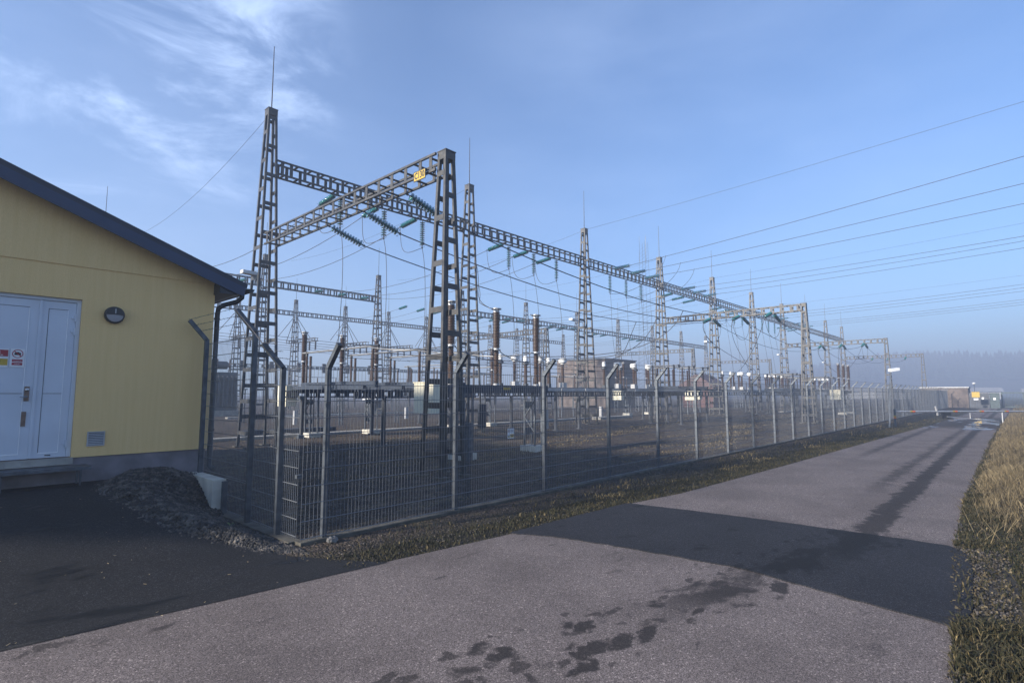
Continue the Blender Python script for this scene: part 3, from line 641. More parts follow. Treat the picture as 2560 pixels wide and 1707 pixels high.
def ladder(mb, p0, p1, w, hgt, step=.5, ch=.055, bat=.11, horiz=(0, 1, 0)):  # box girder of four chords, battens on all faces
    p0, p1 = Vector(p0), Vector(p1); d = (p1-p0); L_ = d.length; d.normalize(); s_ = Vector(horiz); u = Vector((0, 0, 1))
    for a in (-1, 1):
        for b in (-1, 1): mb.bar(p0+s_*(a*w/2)+u*(b*hgt/2), p1+s_*(a*w/2)+u*(b*hgt/2), ch, ch)
    n_ = max(2, int(round(L_/step)))
    for i in range(n_+1):
        q = p0+d*(L_*min(max(i/n_, .02), .98))
        for a in (-1, 1):
            mb.bar(q+s_*(a*(w/2+ch*.52))-u*(hgt/2), q+s_*(a*(w/2+ch*.52))+u*(hgt/2), .012, bat, d) if False else mb.quadbox([q+d*x+s_*(a*(w/2)+y)+u*z for z in (-hgt/2, hgt/2) for x, y in ((-bat/2, -.008), (bat/2, -.008), (bat/2, .008), (-bat/2, .008))])
        q = p0+d*(L_*min(max((i+.5)/n_, .02), .98))
        for b in (-1, 1): mb.quadbox([q+d*x+s_*y+u*(b*hgt/2+z) for z in (-.007, .007) for x, y in ((-bat*.4, -w/2), (bat*.4, -w/2), (bat*.4, w/2), (-bat*.4, w/2))])
BAY = 9.15; X0 = 7.4; YR1 = 18.0; YR2 = 37.7; YR3 = 54.0; HM = 11.28
mm = MB(); lattice_leg(mm, HM, .43, .11); mast_me = mm.mesh('lattice_frame', 'steel')
rm = MB(); rm.tube([(0, 0, HM), (0, 0, HM+2.3)], [.02, .012], 6); rod_me = rm.mesh('lightning_rod', 'steel')
foot_me = MB().box(-.12, .12, -.12, .12, -.1, .03).mesh('footing', 'kerb')
def footings(t, h):
    for sx in (-h, h):
        for sy in (-h, h): link('footing', foot_me, t, (sx, sy, 0))
def mast(x, y, label, group, rod=True):
    t = thing('lattice_mast', label, 'mast', (x, y, 0), 0, group)
    link('lattice_frame', mast_me, t); footings(t, .43)
    if rod: link('lightning_rod', rod_me, t)
    return t
XM1 = [X0+BAY*k for k in range(10)]
for k, x in enumerate(XM1):
    lab = f'tall lattice mast with lightning rod, {ORD[k]} from the left in the front row'
    if k == 0: lab = 'tallest looking lattice mast with lightning rod beside the yellow building'
    mast(x, YR1, lab, 'masts of the front row')
def row_beam(xa, xb, y, z, label, group, hgt=.45, w=.36, step=.5):
    mb = MB(); ladder(mb, ((xa-xb)/2, 0, 0), ((xb-xa)/2, 0, 0), w, hgt, step); o = mb.build('lattice_girder', 'steel', None, False, ((xa+xb)/2, y, z)); return tag(o, label, 'beam', group, 'thing')
ZB1 = 9.3
for k in range(9):
    row_beam(XM1[k]+.2, XM1[k+1]-.2, YR1, ZB1, f'lattice beam between the {ORD[k]} and {ORD[k+1]} masts of the front row', 'beams of the front row')
# cross gantries toward the road
lm = MB(); lattice_leg(lm, 6.95, .31, .095, 1.0, .07, .12, .18); leg_me = lm.mesh('lattice_leg', 'steel')
def cross_gantry(x, yleg, ymast, label, zt=6.73, side=-1, fine=True):
    t = thing('cross_gantry', label, 'gantry', (x, yleg, 0), 0, 'cross gantries on lattice legs')
    link('lattice_leg', leg_me, t)
    mb = MB(); y0, y1 = (.12, ymast-yleg-.28); ladder(mb, (0, y0, zt), (0, y1, zt), .4, .36, .56, .05, .10, (1, 0, 0)); mb.build('lattice_beam', 'steel', t)
    footings(t, .31); return t
cg1 = cross_gantry(7.45, 8.85, YR1, 'cross gantry carrying the yellow C130 plate behind the corner fence')
cross_gantry(34.85, 8.85, YR1, 'second cross gantry along the road, with jumper loops under its beam')
cross_gantry(62.3, 8.85, YR1, 'third cross gantry along the road, hazy')
cross_gantry(89.7, 8.85, YR1, 'fourth cross gantry along the road, faint in the fog')
cross_gantry(33.9, 27.6, YR2, 'inner cross gantry behind the tall brown insulator columns')
cross_gantry(61.2, 27.6, YR2, 'inner cross gantry behind the small red roofed shed')
cross_gantry(88.6, 27.6, YR2, 'inner cross gantry, faint behind the fifth mast')
pp = on_x(1053, 440, 7.2)
np_ = thing('number_plate', None, None); np_.parent = cg1; np_.location = (7.2-7.45-.045, pp.y-8.85, pp.z)
MB().box(-.004, .004, -.21, .21, -.115, .115).build('plate', 'black', np_); MB().box(-.0055, -.0042, -.19, .19, -.095, .095).build('plate_face', 'yellow', np_)
text_mesh('C130', .205, 'black', np_, (-.0068, 0, 0), (R(90), 0, R(-90)), sx=.78, bold=.008)
# rows behind
XM2 = [6.42+9.13*k for k in range(10)]
for k, x in enumerate(XM2): mast(x, YR2, f'lattice mast with lightning rod, {ORD[k]} from the left in the hazy second row', 'masts of the second row')
for k in range(9):
    if k == 2: continue
    xa = XM2[k]
    row_beam(xa+.2, XM2[k+1]-.2, YR2, ZB1, f'hazy lattice beam ending at the {ORD[k+1]} mast of the second row', 'beams of the second row')
XM3 = [19.9+5.65*k for k in range(10)]
for k, x in enumerate(XM3):
    t = mast(x, YR3, f'faint lattice mast, {ORD[k]} from the left in the foggy rear row', 'masts of the rear row', True)
    if k < 6:
        mb = MB(); ladder(mb, (0, -4.6, 6.9), (0, 1.6, 7.0), .3, .3, .6, .05, .1, (1, 0, 0))
        for yy in (-4.4, -3.2, -2.0, -.8): mb.box(-.06, .06, yy-.06, yy+.06, 5.9, 6.75)
        mb.build('cross_arm', 'steel', t)
        mb = MB()
        for s_ in (-1, 1): mb.tube([(0, s_*.3, 9.3), (0, s_*1.9, 7.1)], .035, 5); mb.tube([(s_*.3, 0, 9.3), (s_*1.7, 0, 7.4)], .03, 5)
        mb.build('stay', 'steel', t)
for k in range(-1, 9):
    xa = XM3[k] if k >= 0 else XM3[0]-5.65
    row_beam(xa+.2, XM3[k+1]-.2, YR3, 9.85, f'foggy lattice beam ending at the {ORD[k+1]} mast of the rear row', 'beams of the rear row', .4)
mb = MB(); ladder(mb, (-21, 0, 0), (21, 0, 0), .3, .32, .55)
for i in range(14): mb.box(-20+i*3-.2, -20+i*3+.2, -.1, .1, -.55, .5)
lb = thing('low_busbar_gantry', 'low foggy busbar gantry running behind the disconnectors', 'gantry', (39, 58, 0)); mb.build('lattice_beam', 'steel', lb, False, (0, 0, 4.55))
for i in range(6): MB().box(-20+i*8-.12, -20+i*8+.12, -.12, .12, -.05, 4.4).build('support_leg', 'steel', lb)
tw = thing('communications_tower', 'very faint slender lattice tower high in the fog', 'tower', (0, 0, 0)); p = on_ground(1618, 1005, 0); d_ = (p-C0); d_.z = 0; d_.normalize(); tw.location = d_*94
mb = MB()
for sx in (-1, 1):
    for sy in (-1, 1): mb.bar((sx*1.0, sy*1.0, 0), (sx*.5, sy*.5, 27.5), .035, .035)
for i in range(44):
    z = i*.62; h = 1.0-.5*z/27.5; h2 = 1.0-.5*(z+.62)/27.5
    for s_ in (-1, 1): mb.tube([(-h, s_*h, z), (h2, s_*h2, z+.62)], .01, 3, False); mb.tube([(s_*h, h, z), (s_*h2, -h2, z+.62)], .01, 3, False)
mb.build('tower_frame', 'zinc', tw)
mb = MB()
for a in (0, 2.1, 4.2): mb.tube([(.7*math.cos(a), .7*math.sin(a), 24), (.7*math.cos(a), .7*math.sin(a), 28.6)], .025, 6)
mb.build('antenna', 'zinc', tw)
# floodlights on masts
def flood(x, y, z, reach, label):
    t = thing('floodlight', label, 'lamp', (x, y, z), 0, 'white floodlights on mast brackets')
    MB().tube([(0, 0, -.3), (-.03, 0, .0), (-reach, 0, .03)], .02, 6).build('bracket', 'zinc', t)
    mb = MB(); mb.prism([(-reach-.42, -.12, .02), (-reach-.42, .12, .02), (-reach+.05, .14, .0), (-reach+.05, -.14, .0)], (0, 0, .10)); mb.build('lamp_head', 'cap', t)
flood(XM1[0]-.22, YR1, 5.52, .08, 'white floodlight on the first mast beside the roof edge')
flood(XM1[2]-.25, YR1, 5.75, .75, 'white floodlight bracketed left of the third mast')
flood(XM1[4]-.25, YR1, 5.75, 1.1, 'white floodlight bracketed left of the fifth mast')
flood(XM1[6]-.25, YR1, 5.65, 1.3, 'white floodlight bracketed left of the seventh mast')
flood(XM1[8]-.25, YR1, 5.6, 1.5, 'white floodlight bracketed left of the ninth mast, hazy')

# ---------------------------------------------------------------- insulator strings and conductors
SL = 1.25
dm = MB()
for i in range(11):
    z = -.14-i*.093; dm.lathe([(.022, z+.025), (.05, z+.012), (.105, z-.012), (.108, z-.022), (.03, z-.02), (.022, z-.03)], (0, 0, 0), 12)
disc_me = dm.mesh('disc_stack', 'glass', True)
em = MB(); em.tube([(0, 0, 0), (0, 0, -.13)], .014, 6); em.tube([(0, 0, -.12), (0, 0, -1.16)], .020, 6); em.tube([(0, 0, -1.15), (0, 0, -SL)], .016, 6); em.box(-.035, .035, -.012, .012, -SL-.01, -SL+.04); em.box(-.03, .03, -.012, .012, -.05, 0)
fit_me = em.mesh('end_fitting', 'cable')
cm = MB()
for z in (-.13, -1.17): cm.tube([(.02, 0, z), (.1, 0, z-.02), (.14, .02, z+.05)], .007, 4, False); cm.tube([(-.02, 0, z), (-.1, 0, z-.02), (-.14, -.02, z+.05)], .007, 4, False)
horn_me = cm.mesh('arcing_horn', 'cable')
def string(p, d, label, group, L_=SL):
    p, d = Vector(p), Vector(d).normalized(); t = thing('insulator_string', label, 'insulator', p, 0, group)
    t.rotation_mode = 'QUATERNION'; t.rotation_quaternion = Vector((0, 0, -1)).rotation_difference(d)
    link('disc_stack', disc_me, t); link('end_fitting', fit_me, t); link('arcing_horn', horn_me, t)
    return p+d*L_
def sag(a, b, s_, n_=14):
    a, b = Vector(a), Vector(b); return [a.lerp(b, i/n_)-Vector((0, 0, s_*4*(i/n_)*(1-i/n_))) for i in range(n_+1)]
def bez(*P, n_=16):
    P = [Vector(p) for p in P]; out = []
    for i in range(n_+1):
        t = i/n_; Q = P[:]
        while len(Q) > 1: Q = [Q[j].lerp(Q[j+1], t) for j in range(len(Q)-1)]
        out.append(Q[0])
    return out
def cable(name, pts, r, label, cat='cable', group=None, m='cable'):
    o0 = Vector(pts[0]); mb = MB(); mb.tube([Vector(p)-o0 for p in pts], r, 6); return tag(mb.build(name, m, None, True, o0), label, cat, group)
PH = ['building-side', 'middle', 'far-side']
NB_ = ['first', 'second', 'third', 'fourth', 'fifth', 'sixth', 'seventh', 'eighth', 'ninth']
drop_from = {}
for b in range(9):
    xc = X0+BAY*(b+.5)
    hang = b in (0, 1, 2, 4, 5, 7); plusY = b in (0, 1, 3, 4, 6); minusY = b in (2, 3, 5, 6)
    for j in range(3):
        x = xc+(j-1)*1.9; ps = f'{PH[j]} phase of {NB_[b]} front bay'
        if hang and (b < 6):
            e_ = string((x, YR1, ZB1-.27), (.0, 0, -1), f'hanging green glass insulator string, {ps}', 'hanging insulator strings'); drop_from[(b, j)] = e_
        if plusY:
            e2 = string((x-.1, YR1+.2, ZB1-.2), (0, 1, -.10), f'slanting green glass insulator string pulled backward, {ps}', 'tension insulator strings')
            if b < 6:
                far = Vector((x-.1, YR2-1.5, ZB1-.25)); cable('conductor', sag(e2, far, .75), .013, f'conductor strung back toward the second row, {ps}', group='conductors between the rows')
                if b < 5: string((x-.1, YR2-.2, ZB1-.15), (0, -1, -.08), f'second row tension string ending the back span, {ps}', 'tension insulator strings')
            if hang and (b, j) in drop_from:
                q = drop_from[(b, j)]; a_ = e2
                cable('jumper', bez(a_, a_+Vector((.02, -.05, -1.0)), q+Vector((-.6, .7, -.55)), q+Vector((-.25, .1, -.05)), q), .012, f'jumper loop below the beam, {ps}', group='jumper loops')
        if minusY:
            e3 = string((x+.1, YR1-.2, ZB1+.05), (0, -1, .03), f'level green glass insulator string pulled toward the road, {ps}', 'tension insulator strings')
            zt_ = {2: (10.89, 10.36, 10.0), 3: (9.69, 9.83, 9.83)}.get(b, (9.9, 9.9, 9.9))[j]
            p1 = Vector((x+.1, -.8, zt_)); d1 = (p1-e3); p2 = e3+d1*2.6; p2.z += 1.0
            cable('conductor', bez(e3, e3+d1*1.0-Vector((0, 0, .42)), p2, n_=22), .013, f'overhead conductor crossing above the road, {ps}', group='overhead conductors')
            if b == 2:
                q = drop_from[(b, j)]; a_ = e3.lerp(p1, .13)
                cable('jumper', bez(a_, a_+Vector((.05, .3, -1.4)), q+Vector((1.2, -.4, -.1)), q+Vector((.3, 0, .1)), q), .011, f'drooping jumper from road conductor, {ps}', group='jumper loops')
for k in range(7):                                        # earth wires along mast heads
    x = XM1[k]
    cable('earth_wire', sag((x, YR1+.15, HM-.1), (x+.8, YR2, HM-.1), .55), .006, f'thin earth wire running back from the head of front row mast {ORD[k]}', group='earth wires')
    if k in (2, 4, 6):
        z1 = {2: 11.97, 4: 11.83, 6: 11.6}[k]; a_ = Vector((x, YR1-.15, HM-.05)); p1 = Vector((x, -.9, z1)); d1 = p1-a_; p2 = a_+d1*2.6; p2.z += .8
        cable('earth_wire', bez(a_, a_+d1-Vector((0, 0, .35)), p2, n_=20), .007, f'thin earth wire crossing above the road from front row mast {ORD[k]}', group='earth wires')
# conductors on the cross gantries along the road
YS = [10.6, 12.5, 14.35]
GX = [7.45, 34.85, 62.3, 89.7]
ends = {}
for gi, gx in enumerate(GX):
    gname = ['C130', 'second', 'third', 'fourth'][gi]
    for j, y in enumerate(YS):
        ps = f'{["roadside", "middle", "inner"][j]} phase of the {gname} cross gantry'
        if gi < 3: ends[(gi, j, 1)] = string((gx+.22, y, 6.54), (1, 0, -.30), f'green tension string on far side, {ps}', 'cross gantry strings')
        if gi > 0: ends[(gi, j, -1)] = string((gx-.22, y, 6.54), (-1, 0, -.30), f'green tension string on near side, {ps}', 'cross gantry strings')
        if gi in (1, 2): a_, q = ends[(gi, j, -1)], ends[(gi, j, 1)]; cable('jumper', bez(a_, a_+Vector((.1, 0, -1.5)), q+Vector((-.1, 0, -1.5)), q), .012, f'jumper loop hanging under the beam, {ps}', group='jumper loops')
for gi in range(3):
    for j in range(3):
        a_, q = ends[(gi, j, 1)], ends[(gi+1, j, -1)]
        cable('conductor', sag(a_, q, .85, 20), .016, f'conductor leaving the {["C130", "second", "third"][gi]} cross gantry, {["roadside", "middle", "inner"][j]} phase', group='conductors along the road')
for j in range(3):                                        # stubs that hang from the nearest span
    a_, q = ends[(0, j, 1)], ends[(1, j, -1)]; mb = MB()
    for t in (.03, .22):
        p = a_.lerp(q, t); p.z -= .85*4*t*(1-t); mb.box(p.x-.02, p.x+.02, p.y-.02, p.y+.02, p.z-.17, p.z+.01)
    tag(mb.build('earthing_stub', 'cable'), f'short black earthing stubs hanging on the {["roadside", "middle", "inner"][j]} C130 conductor', 'clamp') if False else None
# second row strings and wires
for b in (1, 3, 4, 5, 6, 7):
    xc = (XM2[b]+XM2[b-1])/2
    for j in range(3):
        x = xc+(j-1)*1.9; e_ = string((x+.4, YR2+.2, ZB1-.15), (0, 1, -.10), f'hazy tension string behind second row, {PH[j]} phase, {ORD[b]} bay', 'tension insulator strings')
        cable('conductor', sag(e_, (x+.4, YR3, 9.7), .55), .012, f'hazy conductor to the rear row, {PH[j]} phase of bay {ORD[b]}', group='conductors between the rows')
for j, y in enumerate((23, 25.2, 27.4, 29.6, 31.8, 34)):    # long busbar conductors seen as level lines
    cable('busbar_conductor', sag((16, y+22, 6.6), (80, y+22, 6.6), .7, 24), .02, f'long level busbar conductor in the rear field, {ORD[j]} from the front', group='rear busbar conductors')

# ---------------------------------------------------------------- equipment
def sheds(r0, r1, z0, z1, n_):
    pr = [(r0, z0)]
    for i in range(n_):
        a = z0+(z1-z0)*i/n_; h = (z1-z0)/n_; pr += [(r0, a+h*.1), (r1, a+h*.28), (r1, a+h*.42), (r0, a+h*.72)]
    return pr+[(r0, z1)]
def lm_(prof, name, m, n_=14): mb = MB(); mb.lathe(prof, (0, 0, 0), n_); return mb.mesh(name, m)
low_me = lm_(sheds(.062, .088, .0, .93, 20), 'lower_porcelain', 'porcelain'); up_me = lm_(sheds(.085, .118, 1.0, 2.02, 24), 'upper_porcelain', 'porcelain')
fl = MB(); fl.lathe([(.09, -.06), (.09, 0)], (0, 0, 0)); fl.lathe([(.13, .935), (.13, .955)], (0, 0, 0)); fl.lathe([(.08, .955), (.08, .99)], (0, 0, 0)); fl.lathe([(.09, 2.02), (.09, 2.10)], (0, 0, 0)); fl.lathe([(.15, 2.10), (.15, 2.125)], (0, 0, 0)); fl.box(-.04, .04, -.03, .03, 2.125, 2.15); fl.box(-.3, -.13, -.02, .02, 2.105, 2.12); fl.box(-.28, .13, -.03, .03, .94, .952)
flg_me = fl.mesh('flange', 'flange')
def breaker(xs_, y, label, zt=1.98, cab=True, legs=True, front=False, dz=0):
    t = thing('circuit_breaker', label, 'breaker', (xs_[1], y, 0), 0, 'circuit breakers with three brown poles')
    for x in xs_:
        pl_ = link('upper_porcelain', up_me, t, (x-xs_[1], 0, zt+dz)); link('lower_porcelain', low_me, t, (x-xs_[1], 0, zt+dz)); link('flange', flg_me, t, (x-xs_[1], 0, zt+dz))
    a, b = xs_[0]-xs_[1]-.35, xs_[2]-xs_[1]+.3
    MB().box(a, b, -.22, .22, zt-.28, zt-.055).build('support_beam', 'blue', t)
    if cab:
        cb = MB().box(a-.4, a-.002, -.22, .55, 1.20, 1.96).build('control_cabinet', 'cream', t)
        MB().box(a-.404, a-.4, -.10, .2, 1.5, 1.503).build('door_gap', 'dark', cb); MB().box(a-.415, a-.401, -.02, .02, 1.78, 1.87).build('handle', 'dark', cb); MB().box(a-.42, a+.0, -.24, .57, 1.96, 1.985).build('cabinet_roof', 'cream', cb)
    if legs:
        for cx in (xs_[0]-xs_[1]+.38, xs_[2]-xs_[1]-.22):
            blk = MB().box(cx-.24, cx+.24, -.36, .24, -.05, .16).build('concrete_block', 'pale_block', t)
            f_ = MB()
            for sx in (-.16, .16):
                for sy in (-.26, .14): f_.bar((cx+sx, sy, .16), (cx+sx, sy, zt-.28), .045, .045)
            f_.bar((cx-.16, -.26, 1.5), (cx-.16, .14, 1.0), .03, .03); f_.bar((cx-.16, .14, 1.0), (cx-.16, -.26, .55), .03, .03)
            f_.box(cx-.16, cx+.16, .12, .15, .5, .68); f_.box(cx-.16, cx+.16, .12, .15, 1.25, 1.45)
            f_.build('support_frame', 'zinc', t)
    return t
p1 = on_y(1127, 900, 10.75).x; p2 = on_y(1240.6, 900, 10.75).x; p3 = on_y(1340.2, 900, 10.75).x
br = breaker((p1, p2, p3), 10.75, 'three pole circuit breaker on a blue beam beside the C130 gantry leg')
yp = on_y(1268, 971, 10.52); MB().box(yp.x-p2-.14, yp.x-p2+.14, -.228, -.222, 1.80, 1.88).build('number_plate', 'yellow', br); text_mesh('C130-B', .07, 'black', br, (yp.x-p2, -.230, 1.84), RX)
dct = MB().box(-1.55, -1.40, -.55, -.40, -.05, .95).build('cable_duct', 'zinc', br)
rod_ = MB(); rod_.box(-.52, -.36, .02, .2, .75, 1.4); rod_.build('drive_cabinet', 'blue', br)
sp = on_y(1277, 1083, 10.44)
sg = thing('warning_sign', 'white warning sign with red ring and yellow triangle on the breaker frame', 'sign', (sp.x, 10.44, sp.z))
MB().box(-.135, .135, -.004, 0, -.135, .135).build('plate', 'white', sg); ring(sg, -.085, .068, .04, 'red', -.0056, .008, False)
MB().box(-.095, -.075, -.0053, -.0041, .045, .09).build('hand_pictogram', 'black', sg)
text_mesh('TILLTRÄDE\nFÖRBJUDET\nför obehöriga', .026, 'navy', sg, (.04, -.0052, .068), RX)
MB().box(-.03, .125, -.0053, -.0041, -.11, -.02).build('yellow_block', 'yellow', sg); text_mesh('LIVSFARLIG\nLEDNING', .024, 'black', sg, (.048, -.0062, -.065), RX)
mb = MB(); mb.prism([(-.125, -.0053, -.11), (-.045, -.0053, -.11), (-.085, -.0053, -.03)], (0, .0012, 0)); mb.build('warning_triangle', 'black', sg)
mb = MB(); mb.prism([(-.113, -.0062, -.103), (-.057, -.0062, -.103), (-.085, -.0062, -.047)], (0, .0008, 0)); mb.build('triangle_field', 'yellow', sg)
breaker((10.1, 11.75, 13.4), 20.5, 'circuit breaker with three brown poles behind the corner fence post')
breaker((17.3, 19.0, 20.7), 20.6, 'circuit breaker whose poles stand behind the C130 gantry leg')
breaker((50.4, 52.2, 54.0), 10.5, 'three tall brown poles standing above the fence past the second gantry')
breaker((37.2, 39.0, 40.8), 22.5, 'circuit breaker half hidden behind the second cross gantry', legs=True)

ct_base = MB().box(-.15, .15, -.15, .15, 0, .26).mesh('base_box', 'flange'); ct_p = lm_(sheds(.062, .085, .27, 1.22, 18), 'porcelain', 'porcelain')
ct_c = lm_([(.10, 1.20), (.12, 1.26), (.2, 1.30), (.215, 1.35), (.215, 1.49), (.19, 1.53), (.06, 1.55)], 'cap', 'cap', 18)
vt_p = lm_(sheds(.075, .098, .2, 1.16, 18), 'porcelain', 'porcelain'); vt_c = lm_([(.115, 1.34), (.115, 1.58), (.09, 1.61)], 'cap', 'cap', 16); vt_f = lm_([(.15, 1.15), (.17, 1.2), (.16, 1.26), (.12, 1.30), (.12, 1.34)], 'flange', 'tank', 16)
vt_b = MB().box(-.1, .1, -.1, .1, 0, .2).mesh('base_box', 'tank')
def ct(x, y, z, label):
    t = thing('current_transformer', label, 'transformer', (x, y, z), 0, 'white capped current transformers'); link('base_box', ct_base, t); link('porcelain', ct_p, t); link('cap', ct_c, t); return t
def vt_(x, y, z, label):
    t = thing('voltage_transformer', label, 'transformer', (x, y, z), 0, 'white topped voltage transformers'); link('base_box', vt_b, t); link('porcelain', vt_p, t); link('cap', vt_c, t); link('flange', vt_f, t); return t
pi_me = lm_(sheds(.038, .062, .10, 1.10, 22), 'post_insulator', 'porcelain', 10)
def table(x0_, x1_, y0_, y1_, label, legs, edge=True, ztop=1.97):
    t = thing('steel_platform', label, 'platform', ((x0_+x1_)/2, (y0_+y1_)/2, 0), 0, 'steel equipment platforms')
    cx, cy_ = (x0_+x1_)/2, (y0_+y1_)/2; a, b = (x1_-x0_)/2, (y1_-y0_)/2
    for s_ in (-1, 1):
        mb = MB(); ladder(mb, (-a, s_*b, ztop-.30), (a, s_*b, ztop-.30), .14, .22, .42, .05, .11); mb.build('lattice_beam', 'blue', t)
    for i in range(4): x = -a+.3+i*(2*a-.6)/3; MB().box(x-.06, x+.06, -b, b, ztop-.13, ztop-.005).build('crossbeam', 'blue', t)
    if edge:
        for i in range(3): xa = -a+i*2*a/3; MB().box(xa+.02, xa+2*a/3-.05, -b-.10, -b-.085, ztop-.16, ztop-.03).build('edge_plate', 'flange', t)
    for lx, ly in legs:
        mb = MB(); mb.tube([(lx-cx, ly-cy_, 0), (lx-cx, ly-cy_, ztop-.4)], .075, 10); mb.lathe([(.16, -.04), (.16, .03)], (lx-cx, ly-cy_, 0)); mb.build('leg', 'tank', t)
    return t
table(9.3, 14.4, 15.3, 20.2, 'blue steel platform carrying white disconnector tubes behind the corner fence', [(10.4, 15.4), (13.3, 15.4), (9.9, 20.1), (13.0, 20.1)], False)
bays_t = [(1, 18.2, 24.0), (2, 26.8, 33.4), (4, 44.0, 52.3), (5, 54.0, 60.5), (7, 71.5, 79)]
nmx = ['second', 'third', 'fifth', 'sixth', 'eighth']
for (b, xa, xb), nm in zip(bays_t, nmx):
    table(xa, xb, 15.6, 18.6, f'steel platform with pale edge under the {nm} front row bay', [(xa+.3*(xb-xa), 15.7), (xa+.62*(xb-xa), 15.7), (xa+.3*(xb-xa), 18.5), (xb-.6, 18.4)])
    xc = X0+BAY*(b+.5)
    for j in range(3):
        x = xc-.15+(j-1)*1.88
        ct(x, 17.5, 2.0, f'current transformer with broad white cap, {PH[j]} one in the {nm} front row bay')
        vt_(x, 18.45, 2.0, f'voltage transformer with narrow white top, {PH[j]} one in the {nm} front row bay')
def disconnector(xs_, y0_, y1_, z, label, mid=False):
    t = thing('disconnector', label, 'switch', (xs_[1], (y0_+y1_)/2, z), 0, 'disconnectors with white tubes')
    b = (y1_-y0_)/2
    for x in xs_:
        X_ = x-xs_[1]
        for yy in (-b+.25, b-.25): link('post_insulator', pi_me, t, (X_, yy, 0))
        link('post_insulator', pi_me, t, (X_, b-.55, 0))
        MB().tube([(X_, -b-.05, 1.24), (X_, b+.1, 1.24)], .034, 8).build('contact_tube', 'alu', t)
        mb = MB()
        for yy in (-b+.25, b-.25, -b-.05): mb.lathe([(.05, 1.10), (.05, 1.20), (.06, 1.21), (.06, 1.28)], (X_, yy, 0), 8)
        mb.build('clamp', 'cable', t)
        MB().box(X_-.07, X_+.07, -b, b, -.1, .1).build('base_channel', 'blue', t)
    return t
disconnector((9.9, 11.8, 13.7), 15.1, 20.1, 2.0, 'disconnector of three white tubes on thin brown insulators behind the corner fence')
disconnector((28.2, 30.1, 32.0), 13.6, 15.4, 2.0, 'small disconnector on the platform behind the fifth fence post')
disconnector((46.5, 48.5, 50.5), 12.6, 15.0, 2.0, 'hazy disconnector between the second gantry and the fifth mast')
disconnector((19.0, 20.9, 22.8), 22.0, 26.0, 2.0, 'disconnector in front of the brown brick control building')
disconnector((38.0, 39.9, 41.8), 29.0, 33.0, 2.0, 'hazy disconnector right of the brown brick control building')
disconnector((58.0, 60.0, 62.0), 13.0, 17.0, 2.0, 'faint disconnector beyond the third tall pole group')
for i, (x, y, a, b) in enumerate(((19.0, 24, 18.6, 23.2), (39.9, 31, 37.5, 42.2), (60, 15, 57.6, 62.4), (48.5, 13.8, 46, 51), (30.1, 14.5, 27.8, 32.4))):
    table(a, b, y-1.4 if i > 2 else y-2, y+.9 if i > 2 else y+2, ['dark platform carrying the disconnector before the brick building', 'hazy platform far right of the brick building', 'faint platform past the third gantry', 'narrow platform behind the second gantry leg', 'narrow platform under the small disconnector'][i], [(a+.6, y-.9), (b-.6, y-.9), (a+.6, y+.9), (b-.6, y+.9)], False)
# post rows farther back give the crowded middle ground
cnt = 0
for (xx, yy, g_) in [(17.0, 26.5, 'a'), (25.5, 28.0, 'b'), (31.0, 24.0, 'c'), (43.5, 26, 'd'), (52, 24, 'e'), (24, 46, 'f'), (32, 46, 'g'), (40, 46, 'h'), (66, 24, 'i'), (70, 16, 'j'), (14.5, 33, 'k')]:
    where = {'a': 'behind the second breaker', 'b': 'left of the brick building', 'c': 'below the inner cross gantry', 'd': 'right of the brick building', 'e': 'behind the fifth mast', 'f': 'in the foggy rear field on the left', 'g': 'in the foggy rear field before the brick building', 'h': 'in the foggy rear field behind the inner gantry', 'i': 'beside the red roofed shed', 'j': 'behind the third gantry beam', 'k': 'behind the first mast'}[g_]
    t = thing('post_insulator_rack', f'rack of three brown insulators {where}', 'insulator rack', (xx, yy, 0), 0, 'post insulator racks')
    for j in range(3):
        mb = MB(); mb.bar((j*1.8-1.8, -.15, 0), (j*1.8-1.8, -.15, 1.9), .05, .05); mb.bar((j*1.8-1.8, .15, 0), (j*1.8-1.8, .15, 1.9), .05, .05)
        for i in range(5): mb.bar((j*1.8-1.8, -.15, .2+i*.35), (j*1.8-1.8, .15, .37+i*.35), .02, .02)
        mb.box(j*1.8-1.92, j*1.8-1.68, -.2, .2, 1.9, 1.96); mb.build('stand', 'zinc', t)
        link('post_insulator', pi_me, t, (j*1.8-1.8, 0, 1.9))
        MB().lathe([(.05, 3.0), (.07, 3.05), (.03, 3.1)], (j*1.8-1.8, 0, 0), 8).build('cap', 'flange', t)
    MB().tube([(-1.9, 0, 3.13), (1.9, 0, 3.13)], .028, 6).build('busbar_tube', 'alu', t)
# drops from the hanging strings to the apparatus
def drop(a, b, bow, r, label): 
    a, b = Vector(a), Vector(b); cable('dropper', bez(a, a+Vector((.25, 0, -.7)), b+Vector((bow, 0, 1.6)), b, n_=18), r, label, group='dropper cables')
for j in range(3):
    drop(drop_from[(0, j)], (9.9+1.9*j, 17.6, 3.28), .1, .011, f'dropper cable down to the first disconnector, {PH[j]} phase')
    drop(drop_from[(1, j)], (19.0+1.9*j, 17.5, 3.5), .2, .011, f'dropper cable down to the second bay transformers, {PH[j]} phase')
    drop(drop_from[(2, j)], (28.2+1.9*j, 17.5, 3.5), -.7, .009, f'dropper cable down to the third bay transformers, {PH[j]} phase')
    if (4, j) in drop_from: drop(drop_from[(4, j)], (46.6+1.9*j, 17.5, 3.5), -.3, .012, f'hazy dropper cable in the fifth bay, {PH[j]} phase')
    if (5, j) in drop_from: drop(drop_from[(5, j)], (55.8+1.9*j, 17.5, 3.5), -.3, .012, f'hazy dropper cable in the sixth bay, {PH[j]} phase')
bx = [p1, p2, p3]
